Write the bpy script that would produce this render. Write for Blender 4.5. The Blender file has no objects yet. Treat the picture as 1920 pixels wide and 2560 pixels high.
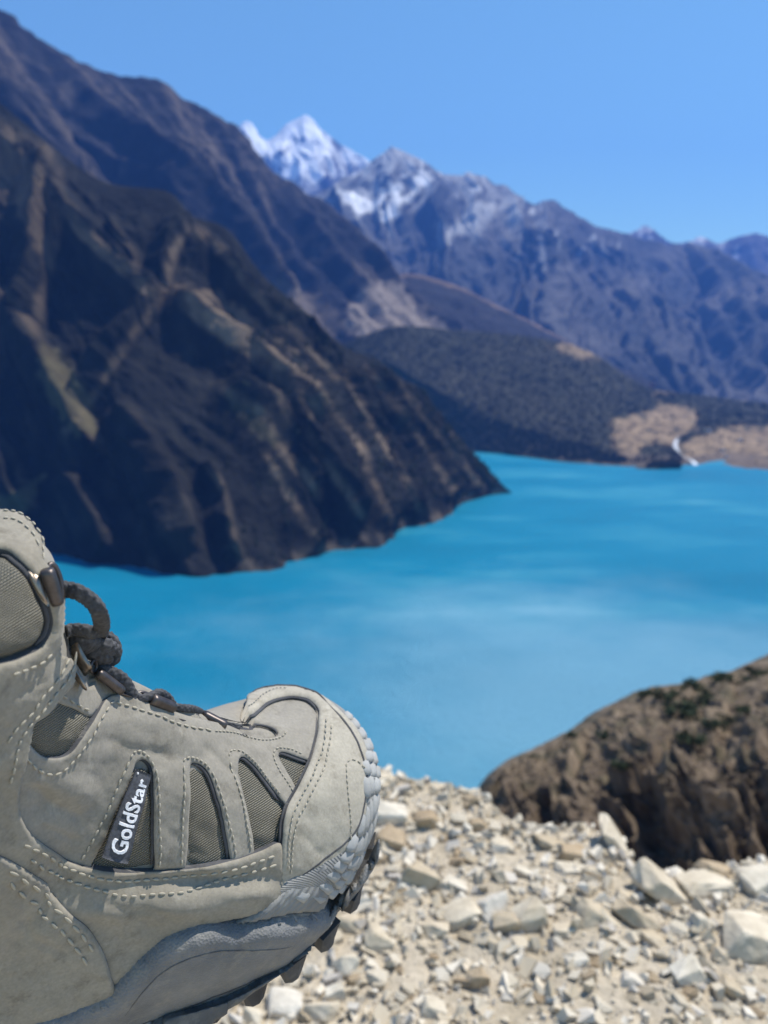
import bpy, bmesh, math, random
import numpy as np
from mathutils import Vector, Matrix, Quaternion
from mathutils.bvhtree import BVHTree
from mathutils.geometry import delaunay_2d_cdt

SC = bpy.context.scene
COL = SC.collection
RNG = np.random.default_rng(7)
random.seed(7)

# ------------------------------------------------------------------ camera, sky, sun, exposure
FPX = 1923.0                       # focal length in pixels of the 1920 x 2560 photograph
PITCH = math.radians(11.0)
CAMZ = 0.9                         # metres above the gravel
ZL = -200.0                        # lake level
cam_data = bpy.data.cameras.new('camera')
cam = bpy.data.objects.new('camera', cam_data)
COL.objects.link(cam)
cam.location = (0, 0, CAMZ)
cam.rotation_euler = (math.pi / 2 - PITCH, 0, 0)
cam_data.sensor_fit = 'VERTICAL'
cam_data.sensor_height = 24.0
cam_data.lens = 24.0 * FPX / 2560.0
cam_data.clip_start = 0.01
cam_data.clip_end = 40000.0
cam_data.dof.use_dof = True
cam_data.dof.focus_distance = 0.262
cam_data.dof.aperture_fstop = 8.8
SC.camera = cam

SUN_EL = math.radians(63.0)
SUN_AZ = math.radians(60.0)        # to the right of the viewing direction (+Y)
world = bpy.data.worlds.new('World')
SC.world = world
world.use_nodes = True
wn = world.node_tree
sky = wn.nodes.new('ShaderNodeTexSky')
sky.sky_type = 'NISHITA'
sky.sun_disc = False
sky.sun_elevation = SUN_EL
sky.sun_rotation = SUN_AZ
sky.altitude = 3500.0
sky.air_density = 2.0
sky.dust_density = 0.8
sky.ozone_density = 6.0
bg = wn.nodes['Background']
bg.inputs['Strength'].default_value = 0.108
wb = wn.nodes.new('ShaderNodeMix'); wb.data_type = 'RGBA'; wb.blend_type = 'MULTIPLY'      # the phone's white balance, the same over the whole sky
wb.inputs[0].default_value = 1.0; wb.inputs[7].default_value = (.90, 1.12, 1.0, 1)
wn.links.new(sky.outputs[0], wb.inputs[6])
wn.links.new(wb.outputs[2], bg.inputs[0])
sun_d = bpy.data.lights.new('sun', 'SUN')
sun_d.energy = 5.0
sun_d.angle = math.radians(0.53)
sun_d.color = (1.0, 0.945, 0.85)
sun = bpy.data.objects.new('sun', sun_d)
COL.objects.link(sun)
SUNV = Vector((math.cos(SUN_EL) * math.sin(SUN_AZ), math.cos(SUN_EL) * math.cos(SUN_AZ), math.sin(SUN_EL)))
sun.rotation_euler = SUNV.to_track_quat('Z', 'Y').to_euler()
sun.location = (0, 0, 50)
SC.view_settings.view_transform = 'Standard'
SC.view_settings.look = 'None'
SC.view_settings.exposure = 0.38
SC.view_settings.gamma = 1.0
SC.view_settings.use_curve_mapping = False
SC.cycles.use_denoising = True
SC.cycles.max_bounces = 6
SC.cycles.volume_bounces = 1
SC.cycles.sample_clamp_indirect = 6.0

# ------------------------------------------------------------------ helpers
FW = np.array([0, math.cos(PITCH), -math.sin(PITCH)])
UPV = np.array([0, math.sin(PITCH), math.cos(PITCH)])
RT = np.array([1.0, 0, 0])
CAM = np.array([0, 0, CAMZ])


def ray(px, py):
    px = np.asarray(px, float); py = np.asarray(py, float)
    return FW + np.multiply.outer((px - 960) / FPX, RT) + np.multiply.outer((1280 - py) / FPX, UPV)


def unproj(px, py, d):
    return CAM + ray(px, py) * np.asarray(d, float)[..., None]


def project(P):
    Q = np.asarray(P, float) - CAM
    d = Q @ FW
    d = np.where(np.abs(d) < 1e-6, 1e-6, d)
    return np.stack([960 + FPX * (Q @ RT) / d, 1280 - FPX * (Q @ UPV) / d], -1), d


def catmull(pts, n, closed=False):
    pts = np.asarray(pts, float)
    if closed:
        P = np.vstack([pts[-1], pts, pts[0], pts[1]]); m = len(pts)
    else:
        P = np.vstack([2 * pts[0] - pts[1], pts, 2 * pts[-1] - pts[-2]]); m = len(pts) - 1
    out = []
    t = np.linspace(0, 1, 16, endpoint=False)[:, None]
    for i in range(m):
        a, b, c, d = P[i:i + 4]
        out.append(.5 * ((2 * b) + (c - a) * t + (2 * a - 5 * b + 4 * c - d) * t ** 2 + (3 * b - a - 3 * c + d) * t ** 3))
    out = np.vstack(out + [P[-2] if closed else pts[-1]])
    s = np.r_[0, np.cumsum(np.linalg.norm(np.diff(out, axis=0), axis=1))]
    q = np.linspace(0, s[-1], n, endpoint=not closed)
    return np.stack([np.interp(q, s, out[:, k]) for k in range(pts.shape[1])], 1)


_perm = np.random.default_rng(3).permutation(512)
_perm = np.r_[_perm, _perm]
_ga = np.random.default_rng(4).uniform(0, 2 * math.pi, 1024)


def perlin(x, y, seed=0):
    x = np.asarray(x, float) + seed * 17.31; y = np.asarray(y, float) + seed * 5.77
    xi = np.floor(x).astype(int); yi = np.floor(y).astype(int)
    xf = x - xi; yf = y - yi
    u = xf * xf * xf * (xf * (xf * 6 - 15) + 10); v = yf * yf * yf * (yf * (yf * 6 - 15) + 10)

    def g(ix, iy, dx, dy):
        h = _ga[_perm[(_perm[ix & 511] + iy) & 511]]
        return np.cos(h) * dx + np.sin(h) * dy
    a = g(xi, yi, xf, yf); b = g(xi + 1, yi, xf - 1, yf)
    c = g(xi, yi + 1, xf, yf - 1); d = g(xi + 1, yi + 1, xf - 1, yf - 1)
    return ((a * (1 - u) + b * u) * (1 - v) + (c * (1 - u) + d * u) * v) * 1.5


def fbm(x, y, oct=5, seed=0, gain=.5, lac=2.03):
    s = 0; a = 1.0; f = 1.0; t = 0
    for k in range(oct):
        s = s + a * perlin(x * f, y * f, seed + k * 3.1); t += a; a *= gain; f *= lac
    return s / t


def ridged(x, y, oct=5, seed=0, gain=.5):
    s = 0; a = 1.0; f = 1.0; t = 0
    for k in range(oct):
        s = s + a * (1 - np.abs(perlin(x * f, y * f, seed + k * 2.7)) * 1.6); t += a; a *= gain; f *= 2.05
    return s / t


def smooth(a, b, x):
    t = np.clip((x - a) / (b - a), 0, 1)
    return t * t * (3 - 2 * t)


def inpoly(P, poly):
    x = P[:, 0]; y = P[:, 1]; r = np.zeros(len(P), bool); n = len(poly)
    for i in range(n):
        x1, y1 = poly[i]; x2, y2 = poly[(i + 1) % n]
        if y1 == y2:
            continue
        c = ((y1 > y) != (y2 > y)) & (x < (x2 - x1) * (y - y1) / (y2 - y1) + x1)
        r ^= c
    return r


def polydist(P, loops):
    best = np.full(len(P), 1e9)
    for L in loops:
        A = np.asarray(L); B = np.roll(A, -1, 0)
        D = B - A; l2 = (D ** 2).sum(1) + 1e-9
        for i in range(0, len(P), 4000):
            Q = P[i:i + 4000]
            t = np.clip(((Q[:, None] - A) * D).sum(2) / l2, 0, 1)
            d = np.linalg.norm(Q[:, None] - (A + t[..., None] * D), axis=2).min(1)
            best[i:i + 4000] = np.minimum(best[i:i + 4000], d)
    return best


def mesh_obj(name, V, F, mats, parent=None, smooth_shade=True, col=None, uv=None, midx=None, loc=None):
    me = bpy.data.meshes.new(name)
    V = np.asarray(V, float)
    org = np.zeros(3) if loc is None else np.asarray(loc, float)
    me.from_pydata((V - org).tolist(), [], [tuple(int(i) for i in f) for f in F])
    if not isinstance(mats, (list, tuple)):
        mats = [mats]
    for m in mats:
        me.materials.append(m)
    if midx is not None:
        me.polygons.foreach_set('material_index', np.asarray(midx, np.int32))
    me.polygons.foreach_set('use_smooth', np.full(len(me.polygons), smooth_shade))
    if col is not None:
        a = me.color_attributes.new('Col', 'FLOAT_COLOR', 'POINT')
        c = np.ones((len(V), 4), np.float32); c[:, :3] = col
        a.data.foreach_set('color', c.ravel())
    if uv is not None:
        l = me.uv_layers.new(name='UVMap')
        vi = np.empty(len(me.loops), np.int32); me.loops.foreach_get('vertex_index', vi)
        l.data.foreach_set('uv', np.asarray(uv, np.float32)[vi].ravel())
    me.update()
    ob = bpy.data.objects.new(name, me)
    COL.objects.link(ob)
    if parent is not None:
        ob.parent = parent
    elif loc is not None:
        ob.location = org
    return ob


def tag(o, label, cat=None, group=None, kind=None):
    o['label'] = label
    if cat: o['category'] = cat
    if group: o['group'] = group
    if kind: o['kind'] = kind
    return o


def struct(o, label=None):
    o['kind'] = 'structure'
    if label: o['label'] = label
    return o


def grid_faces(n, m, base=0, wrap=False):
    i = np.arange(n if wrap else n - 1)[:, None]; k = np.arange(m - 1)[None]
    j = (i + 1) % n
    a = base + i * m + k; b = base + j * m + k
    return np.stack([a, b, b + 1, a + 1], -1).reshape(-1, 4)


# ------------------------------------------------------------------ materials
def new_mat(name):
    m = bpy.data.materials.new(name); m.use_nodes = True
    nt = m.node_tree
    return m, nt, nt.nodes['Principled BSDF']


def nd(nt, t, **kw):
    n = nt.nodes.new(t)
    for k, v in kw.items():
        if k in n.inputs: n.inputs[k].default_value = v
        else: setattr(n, k, v)
    return n


def noise_node(nt, vec, scale, detail=4, rough=.55):
    n = nd(nt, 'ShaderNodeTexNoise'); n.inputs['Scale'].default_value = scale
    n.inputs['Detail'].default_value = detail; n.inputs['Roughness'].default_value = rough
    if vec is not None: nt.links.new(vec, n.inputs['Vector'])
    return n


def ramp(nt, fac, stops):
    r = nd(nt, 'ShaderNodeValToRGB')
    while len(r.color_ramp.elements) < len(stops): r.color_ramp.elements.new(.5)
    for e, (p, c) in zip(r.color_ramp.elements, stops):
        e.position = p; e.color = (*c, 1) if len(c) == 3 else c
    nt.links.new(fac, r.inputs[0])
    return r


def bump(nt, bsdf, h, strength, dist, prev=None):
    b = nd(nt, 'ShaderNodeBump'); b.inputs['Strength'].default_value = strength; b.inputs['Distance'].default_value = dist
    nt.links.new(h, b.inputs['Height'])
    if prev is not None: nt.links.new(prev.outputs[0], b.inputs['Normal'])
    nt.links.new(b.outputs[0], bsdf.inputs['Normal'])
    return b


def leather_mat(name, c1, c2, rough=.88):
    m, nt, b = new_mat(name)
    tc = nd(nt, 'ShaderNodeTexCoord')
    big = noise_node(nt, tc.outputs['Object'], 38, 5, .6)
    fine = noise_node(nt, tc.outputs['Object'], 900, 3, .6)
    mid = noise_node(nt, tc.outputs['Object'], 210, 4, .65)
    r = ramp(nt, big.outputs[0], [(.3, c1), (.7, c2)])
    r2 = ramp(nt, mid.outputs[0], [(.25, (.9, .9, .9)), (.75, (1.07, 1.07, 1.06))])
    mx = nd(nt, 'ShaderNodeMix', data_type='RGBA', blend_type='MULTIPLY'); mx.inputs[0].default_value = 1
    nt.links.new(r.outputs[0], mx.inputs[6]); nt.links.new(r2.outputs[0], mx.inputs[7])
    r3 = ramp(nt, fine.outputs[0], [(.35, (.9, .9, .9)), (.68, (1.07, 1.07, 1.07))])
    mx1 = nd(nt, 'ShaderNodeMix', data_type='RGBA', blend_type='MULTIPLY'); mx1.inputs[0].default_value = 1
    nt.links.new(mx.outputs[2], mx1.inputs[6]); nt.links.new(r3.outputs[0], mx1.inputs[7])
    # rubbed pale scuffs, dusty patches and dark grime with ragged edges
    mpS = nd(nt, 'ShaderNodeMapping'); mpS.inputs['Scale'].default_value = (1, 2.6, 1.0); mpS.inputs['Rotation'].default_value = (.4, .5, .6)
    nt.links.new(tc.outputs['Object'], mpS.inputs[0])
    sc = noise_node(nt, mpS.outputs[0], 46, 7, .72); sr = ramp(nt, sc.outputs[0], [(.60, (0, 0, 0)), (.72, (.55, .55, .55))])
    du = nd(nt, 'ShaderNodeMix', data_type='RGBA'); nt.links.new(sr.outputs[0], du.inputs[0]); nt.links.new(mx1.outputs[2], du.inputs[6]); du.inputs[7].default_value = (.46, .42, .345, 1)
    gr = noise_node(nt, tc.outputs['Object'], 70, 8, .75); gr2 = ramp(nt, gr.outputs[0], [(.30, (.62, .6, .57)), (.47, (1, 1, 1))])
    mx2 = nd(nt, 'ShaderNodeMix', data_type='RGBA', blend_type='MULTIPLY'); mx2.inputs[0].default_value = 1
    nt.links.new(du.outputs[2], mx2.inputs[6]); nt.links.new(gr2.outputs[0], mx2.inputs[7])
    nt.links.new(mx2.outputs[2], b.inputs['Base Color'])
    b.inputs['Roughness'].default_value = rough
    b.inputs['Specular IOR Level'].default_value = .22
    b.inputs['Sheen Weight'].default_value = .12
    p = bump(nt, b, fine.outputs[0], .22, .0003)
    bump(nt, b, mid.outputs[0], .15, .0008, p)
    return m


M = {}
M['leather'] = leather_mat('nubuck_leather', (.262, .238, .198), (.322, .294, .246))
M['leather_pale'] = leather_mat('nubuck_leather_pale', (.37, .335, .272), (.445, .405, .33))
M['leather_dust'] = leather_mat('nubuck_leather_dusty', (.262, .232, .182), (.318, .288, .234))
M['leather_edge'] = leather_mat('cut_leather_edge_shade', (.055, .056, .062), (.1, .1, .105))
M['collar'] = leather_mat('collar_leather', (.25, .245, .2), (.31, .3, .25))


def fabric_mat():
    m, nt, b = new_mat('woven_mesh_fabric')
    uv = nd(nt, 'ShaderNodeUVMap')
    mp = nd(nt, 'ShaderNodeMapping'); mp.inputs['Rotation'].default_value = (0, 0, math.radians(32))
    nt.links.new(uv.outputs[0], mp.inputs[0])
    w1 = nd(nt, 'ShaderNodeTexWave'); w1.inputs['Scale'].default_value = 6.2; w1.inputs['Distortion'].default_value = 1.2; w1.inputs['Detail Scale'].default_value = 2
    w1.bands_direction = 'Y'
    w2 = nd(nt, 'ShaderNodeTexWave'); w2.inputs['Scale'].default_value = 7.5; w2.inputs['Distortion'].default_value = 1.2
    w2.bands_direction = 'DIAGONAL'
    for w in (w1, w2): nt.links.new(mp.outputs[0], w.inputs[0])
    mul = nd(nt, 'ShaderNodeMath', operation='MULTIPLY'); nt.links.new(w1.outputs['Fac'], mul.inputs[0]); nt.links.new(w2.outputs['Fac'], mul.inputs[1])
    add = nd(nt, 'ShaderNodeMath', operation='ADD'); nt.links.new(mul.outputs[0], add.inputs[0]); nt.links.new(w1.outputs['Fac'], add.inputs[1])
    r = ramp(nt, add.outputs[0], [(.1, (.15, .142, .118)), (.8, (.31, .292, .24))])
    r.color_ramp.elements[1].position = .9
    tc = nd(nt, 'ShaderNodeTexCoord'); no = noise_node(nt, tc.outputs['Object'], 60, 4)
    r2 = ramp(nt, no.outputs[0], [(.3, (.8, .8, .8)), (.7, (1.15, 1.13, 1.1))])
    mx = nd(nt, 'ShaderNodeMix', data_type='RGBA', blend_type='MULTIPLY'); mx.inputs[0].default_value = 1
    nt.links.new(r.outputs[0], mx.inputs[6]); nt.links.new(r2.outputs[0], mx.inputs[7])
    nt.links.new(mx.outputs[2], b.inputs['Base Color'])
    b.inputs['Roughness'].default_value = .9; b.inputs['Specular IOR Level'].default_value = .15
    bump(nt, b, add.outputs[0], .9, .0006)
    return m


M['fabric'] = fabric_mat()


def rubber_mat(name, c1, c2, grain=1100, gs=.5, gd=.0006, streak=False, rough=.7, dust=.6):
    m, nt, b = new_mat(name)
    tc = nd(nt, 'ShaderNodeTexCoord')
    big = noise_node(nt, tc.outputs['Object'], 55, 5, .65)
    vor = nd(nt, 'ShaderNodeTexVoronoi'); vor.inputs['Scale'].default_value = grain
    nt.links.new(tc.outputs['Object'], vor.inputs['Vector'])
    r = ramp(nt, big.outputs[0], [(.32, c1), (.7, c2)])
    dn = noise_node(nt, tc.outputs['Object'], 130, 8, .75); dr = ramp(nt, dn.outputs[0], [(.5, (0, 0, 0)), (.72, (dust, dust, dust))])
    dm = nd(nt, 'ShaderNodeMix', data_type='RGBA'); nt.links.new(dr.outputs[0], dm.inputs[0]); nt.links.new(r.outputs[0], dm.inputs[6]); dm.inputs[7].default_value = (.33, .30, .25, 1)
    nt.links.new(dm.outputs[2], b.inputs['Base Color'])
    b.inputs['Roughness'].default_value = rough; b.inputs['Specular IOR Level'].default_value = .3
    p = bump(nt, b, vor.outputs['Distance'], gs, gd)
    if streak:
        uv = nd(nt, 'ShaderNodeUVMap')
        w = nd(nt, 'ShaderNodeTexWave'); w.inputs['Scale'].default_value = 4.2; w.inputs['Distortion'].default_value = 1.5
        w.bands_direction = 'DIAGONAL'
        nt.links.new(uv.outputs[0], w.inputs[0])
        bump(nt, b, w.outputs['Fac'], .5, .0006, p)
    return m


M['midsole'] = rubber_mat('midsole_foam', (.15, .15, .152), (.23, .228, .225))
M['midsole_low'] = rubber_mat('midsole_dusty_sidewall', (.085, .083, .082), (.15, .145, .138), gs=.2)
M['rand'] = rubber_mat('toe_rand_rubber', (.19, .19, .186), (.28, .277, .265), gs=.1, streak=True)  # darkened to paint shadow into the gaps between the scales
M['scale'] = rubber_mat('toe_rand_scale_rubber', (.30, .30, .292), (.41, .407, .39), gs=.1, grain=700)  # lighter than the rand: partly dust, partly sunlight painted in
M['lug'] = rubber_mat('outsole_lug_rubber', (.028, .029, .034), (.085, .085, .088), gs=.15, dust=.25)


def simple_mat(name, c, rough=.6, metal=0, spec=.4, var=.25, sc=120, bs=.2, bd=.0004):
    m, nt, b = new_mat(name)
    tc = nd(nt, 'ShaderNodeTexCoord'); n = noise_node(nt, tc.outputs['Object'], sc, 4, .6)
    r = ramp(nt, n.outputs[0], [(.3, tuple(x * (1 - var) for x in c)), (.7, tuple(x * (1 + var) for x in c))])
    nt.links.new(r.outputs[0], b.inputs['Base Color'])
    b.inputs['Roughness'].default_value = rough; b.inputs['Metallic'].default_value = metal; b.inputs['Specular IOR Level'].default_value = spec
    bump(nt, b, n.outputs[0], bs, bd)
    return m


M['thread'] = simple_mat('stitch_thread', (.40, .365, .29), .8, sc=900, spec=.2)
M['lace'] = simple_mat('braided_lace', (.075, .075, .08), .85, sc=700, spec=.2, var=.4)
M['gunmetal'] = simple_mat('gunmetal_hardware', (.11, .095, .09), .42, .75, sc=300, var=.25, bs=.05)
M['brass'] = simple_mat('worn_bronze_hardware', (.30, .245, .195), .38, .8, sc=260, var=.35, bs=.05)
M['tagcloth'] = simple_mat('woven_label_cloth', (.075, .078, .09), .85, sc=1200, var=.35, bs=.4)
M['tagtext'] = simple_mat('white_embroidery', (.82, .82, .84), .8, sc=1500, var=.08, bs=.5)
M['tongue'] = simple_mat('tongue_fabric', (.06, .06, .066), .9, sc=900, var=.3, bs=.4)


def terrain_mat(name, nscale, bscale, bdist, vary=.35, rough=.95, bstr=.6):
    m, nt, b = new_mat(name)
    ca = nd(nt, 'ShaderNodeVertexColor'); ca.layer_name = 'Col'
    tc = nd(nt, 'ShaderNodeTexCoord')
    n = noise_node(nt, tc.outputs['Object'], nscale, 6, .65)
    n2 = noise_node(nt, tc.outputs['Object'], bscale, 6, .7)
    r = ramp(nt, n.outputs[0], [(.3, (1 - vary,) * 3), (.7, (1 + vary,) * 3)])
    mx = nd(nt, 'ShaderNodeMix', data_type='RGBA', blend_type='MULTIPLY'); mx.inputs[0].default_value = 1
    nt.links.new(ca.outputs[0], mx.inputs[6]); nt.links.new(r.outputs[0], mx.inputs[7])
    nt.links.new(mx.outputs[2], b.inputs['Base Color'])
    b.inputs['Roughness'].default_value = rough; b.inputs['Specular IOR Level'].default_value = .1
    bump(nt, b, n2.outputs[0], bstr, bdist)
    return m


M['mountain'] = terrain_mat('mountain_rock_and_scrub', .02, .03, 14)
M['far_mountain'] = terrain_mat('far_mountain_rock', .006, .008, 40, .25)
M['near_hill'] = terrain_mat('eroded_brown_hillside', .5, .9, .6, .4)


def water_mat():
    m, nt, b = new_mat('glacial_lake_water')
    tc = nd(nt, 'ShaderNodeTexCoord')
    mp = nd(nt, 'ShaderNodeMapping'); mp.inputs['Scale'].default_value = (.0035, .0075, 1); mp.inputs['Rotation'].default_value = (0, 0, math.radians(-14))
    nt.links.new(tc.outputs['Object'], mp.inputs[0])
    big = noise_node(nt, mp.outputs[0], 1.0, 6, .62)
    rip = noise_node(nt, tc.outputs['Object'], .2, 7, .78)
    rip2 = noise_node(nt, tc.outputs['Object'], .02, 4, .6)
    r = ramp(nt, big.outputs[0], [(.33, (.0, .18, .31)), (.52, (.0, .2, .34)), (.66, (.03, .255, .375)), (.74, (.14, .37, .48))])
    # broad patch of sun and sky sheen painted into the water colour, ragged edge
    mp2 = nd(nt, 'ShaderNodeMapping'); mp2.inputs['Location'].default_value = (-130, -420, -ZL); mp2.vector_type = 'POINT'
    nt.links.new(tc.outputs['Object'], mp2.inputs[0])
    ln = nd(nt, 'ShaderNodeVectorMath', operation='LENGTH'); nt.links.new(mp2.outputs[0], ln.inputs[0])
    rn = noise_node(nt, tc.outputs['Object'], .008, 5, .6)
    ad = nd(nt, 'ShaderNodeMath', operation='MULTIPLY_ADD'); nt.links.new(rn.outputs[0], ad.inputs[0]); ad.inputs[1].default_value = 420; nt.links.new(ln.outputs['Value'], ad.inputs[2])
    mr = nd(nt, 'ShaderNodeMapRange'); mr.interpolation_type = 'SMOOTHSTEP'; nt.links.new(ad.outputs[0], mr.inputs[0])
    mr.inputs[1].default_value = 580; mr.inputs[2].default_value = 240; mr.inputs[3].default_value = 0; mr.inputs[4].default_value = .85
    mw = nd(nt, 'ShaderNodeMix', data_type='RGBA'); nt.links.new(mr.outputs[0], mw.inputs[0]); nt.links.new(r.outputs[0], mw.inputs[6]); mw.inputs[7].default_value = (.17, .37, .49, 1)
    nt.links.new(mw.outputs[2], b.inputs['Base Color'])
    rr = ramp(nt, big.outputs[0], [(.35, (.30,) * 3), (.7, (.5,) * 3)])
    nt.links.new(rr.outputs[0], b.inputs['Roughness'])
    b.inputs['IOR'].default_value = 1.33; b.inputs['Specular IOR Level'].default_value = .3
    p = bump(nt, b, rip.outputs[0], .8, 3.2)
    bump(nt, b, rip2.outputs[0], .2, 5.0, p)
    return m


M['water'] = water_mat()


def stone_mat(name, c1, c2, c3):
    m, nt, b = new_mat(name)
    oi = nd(nt, 'ShaderNodeObjectInfo'); tc = nd(nt, 'ShaderNodeTexCoord')
    r = ramp(nt, oi.outputs['Random'], [(.0, c1), (.5, c2), (1.0, c3)])
    n = noise_node(nt, tc.outputs['Object'], 22, 6, .65)
    r2 = ramp(nt, n.outputs[0], [(.28, (.66, .62, .56)), (.7, (1.14, 1.13, 1.1))])
    mx = nd(nt, 'ShaderNodeMix', data_type='RGBA', blend_type='MULTIPLY'); mx.inputs[0].default_value = 1
    nt.links.new(r.outputs[0], mx.inputs[6]); nt.links.new(r2.outputs[0], mx.inputs[7])
    nt.links.new(mx.outputs[2], b.inputs['Base Color'])
    b.inputs['Roughness'].default_value = .92; b.inputs['Specular IOR Level'].default_value = .15
    n2 = noise_node(nt, tc.outputs['Object'], 60, 6, .7)
    bump(nt, b, n2.outputs[0], .5, .006)
    return m


M['stone'] = stone_mat('pale_limestone', (.47, .395, .29), (.6, .525, .41), (.65, .59, .485))
M['stone_white'] = stone_mat('white_limestone', (.61, .55, .445), (.67, .615, .515), (.67, .63, .56))
M['stone_tan'] = stone_mat('tan_limestone', (.40, .31, .21), (.46, .37, .26), (.42, .33, .23))


def gravel_mat():
    m, nt, b = new_mat('gravel_chips')
    g = nd(nt, 'ShaderNodeNewGeometry')
    r = ramp(nt, g.outputs['Random Per Island'], [(0, (.44, .375, .275)), (.45, (.57, .50, .39)), (.8, (.66, .60, .50)), (1, (.44, .40, .35))])
    nt.links.new(r.outputs[0], b.inputs['Base Color'])
    b.inputs['Roughness'].default_value = .95; b.inputs['Specular IOR Level'].default_value = .1
    return m


M['gravel'] = gravel_mat()


def ground_mat():
    m, nt, b = new_mat('dusty_scree_soil')
    tc = nd(nt, 'ShaderNodeTexCoord')
    n = noise_node(nt, tc.outputs['Object'], 7, 7, .7); n2 = noise_node(nt, tc.outputs['Object'], 70, 6, .7)
    r = ramp(nt, n.outputs[0], [(.3, (.45, .38, .275)), (.55, (.58, .50, .385)), (.75, (.64, .57, .45))])
    r2 = ramp(nt, n2.outputs[0], [(.3, (.68,) * 3), (.7, (1.15,) * 3)])
    mx = nd(nt, 'ShaderNodeMix', data_type='RGBA', blend_type='MULTIPLY'); mx.inputs[0].default_value = 1
    nt.links.new(r.outputs[0], mx.inputs[6]); nt.links.new(r2.outputs[0], mx.inputs[7])
    nt.links.new(mx.outputs[2], b.inputs['Base Color'])
    b.inputs['Roughness'].default_value = .97; b.inputs['Specular IOR Level'].default_value = .08
    p = bump(nt, b, n2.outputs[0], .8, .012)
    return m


M['ground'] = ground_mat()


def foliage_mat(name, c1, c2):
    m, nt, b = new_mat(name)
    g = nd(nt, 'ShaderNodeNewGeometry')
    r = ramp(nt, g.outputs['Random Per Island'], [(0, c1), (1, c2)])
    nt.links.new(r.outputs[0], b.inputs['Base Color'])
    b.inputs['Roughness'].default_value = .9; b.inputs['Specular IOR Level'].default_value = .1
    return m


M['conifer'] = foliage_mat('far_conifer_foliage', (.036, .038, .027), (.046, .047, .031))
M['conifer_dark'] = foliage_mat('dark_conifer_foliage', (.03, .034, .025), (.05, .053, .035))
M['shrub'] = foliage_mat('dark_shrub_foliage', (.028, .042, .026), (.07, .085, .045))
M['bark'] = simple_mat('grey_bark', (.1, .075, .055), .9, sc=8, bd=.01)
M['rapids'] = simple_mat('white_rapids', (.7, .74, .78), .5, sc=.3, var=.15, bd=.3)
M['housewall'] = simple_mat('whitewashed_wall', (.6, .57, .52), .9, sc=2, var=.1, bd=.02)
M['houseroof'] = simple_mat('flat_mud_roof', (.25, .19, .14), .95, sc=2, bd=.02)

# ------------------------------------------------------------------ terrain
def lake_d(px, py):
    return (ZL - CAMZ) / ray(px, py)[..., 2]


def rail(pts, n):
    """pts: (px, py, depth) with depth None for lake level"""
    W = []
    for x, y, d in pts:
        if d is None: d = float(lake_d(x, y))
        W.append(unproj(x, y, d))
    return catmull(np.array(W), n)


def landform(name, rails, vs, nu, nv, disp, colour, mat, back=(400, 300), label=None, under=4.0):
    R = [rail(r, nu) for r in rails]
    R[0] = R[0] - np.array([0, 0, under])
    vq = np.linspace(0, 1, nv)
    P = np.zeros((nu, nv, 3))
    A = np.stack(R, 1)
    for k in range(3):
        for s in range(len(vs) - 1):
            m = (vq >= vs[s]) & (vq <= vs[s + 1])
            t = ((vq[m] - vs[s]) / (vs[s + 1] - vs[s]))
            P[:, m, k] = A[:, s, k][:, None] * (1 - t) + A[:, s + 1, k][:, None] * t
    for _ in range(3):                                  # soften joints between rails
        P[:, 1:-1] = .25 * P[:, :-2] + .5 * P[:, 1:-1] + .25 * P[:, 2:]
    du = np.gradient(P, axis=0); dv = np.gradient(P, axis=1)
    N = np.cross(du, dv); N /= np.linalg.norm(N, axis=2, keepdims=True) + 1e-9
    N[(N @ -FW) < 0] *= -1
    U, V = np.meshgrid(np.linspace(0, 1, nu), vq, indexing='ij')
    S = np.r_[0, np.cumsum(np.linalg.norm(np.diff(R[-1], axis=0), axis=1))][:, None] + 0 * V   # metres along the crest
    H = np.linalg.norm(P - P[:, :1], axis=2)                                                   # metres up the slope
    global CURPX
    CURPX = project(P.reshape(-1, 3))[0].reshape(nu, nv, 2)
    D = disp(U, V, S, H)
    P = P + N * D[..., None]
    # back slope
    nb = 6
    crest = P[:, -1]
    bd = np.array([0, 1.0, 0])
    B = np.stack([crest + bd * back[0] * (k / nb) + np.array([0, 0, -back[1] * (k / nb) ** 1.3]) for k in range(1, nb + 1)], 1)
    B[..., 2] += 0
    P2 = np.concatenate([P, B], 1)
    dv = np.gradient(P2, axis=1); du = np.gradient(P2, axis=0)
    N2 = np.cross(du, dv); N2 /= np.linalg.norm(N2, axis=2, keepdims=True) + 1e-9
    N2[N2[..., 2] < 0] *= -1
    m = nv + nb
    px, _ = project(P2.reshape(-1, 3))
    U2, V2 = np.meshgrid(np.linspace(0, 1, nu), np.r_[vq, np.linspace(1, 1.3, nb)], indexing='ij')
    S2 = np.repeat(S[:, :1], m, 1); H2 = np.concatenate([H, np.repeat(H[:, -1:], nb, 1)], 1)
    D2 = np.concatenate([D, np.repeat(D[:, -1:], nb, 1)], 1)
    C = colour(U2, V2, S2, H2, D2, P2, N2, px.reshape(nu, m, 2)).reshape(-1, 3)
    F = grid_faces(nu, m)
    ob = mesh_obj(name, P2.reshape(-1, 3), F, mat, col=C)
    struct(ob, label)
    return ob, P2, N2, px.reshape(nu, m, 2)


def mixc(a, b, t):
    return np.asarray(a) * (1 - t[..., None]) + np.asarray(b) * t[..., None]


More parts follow.
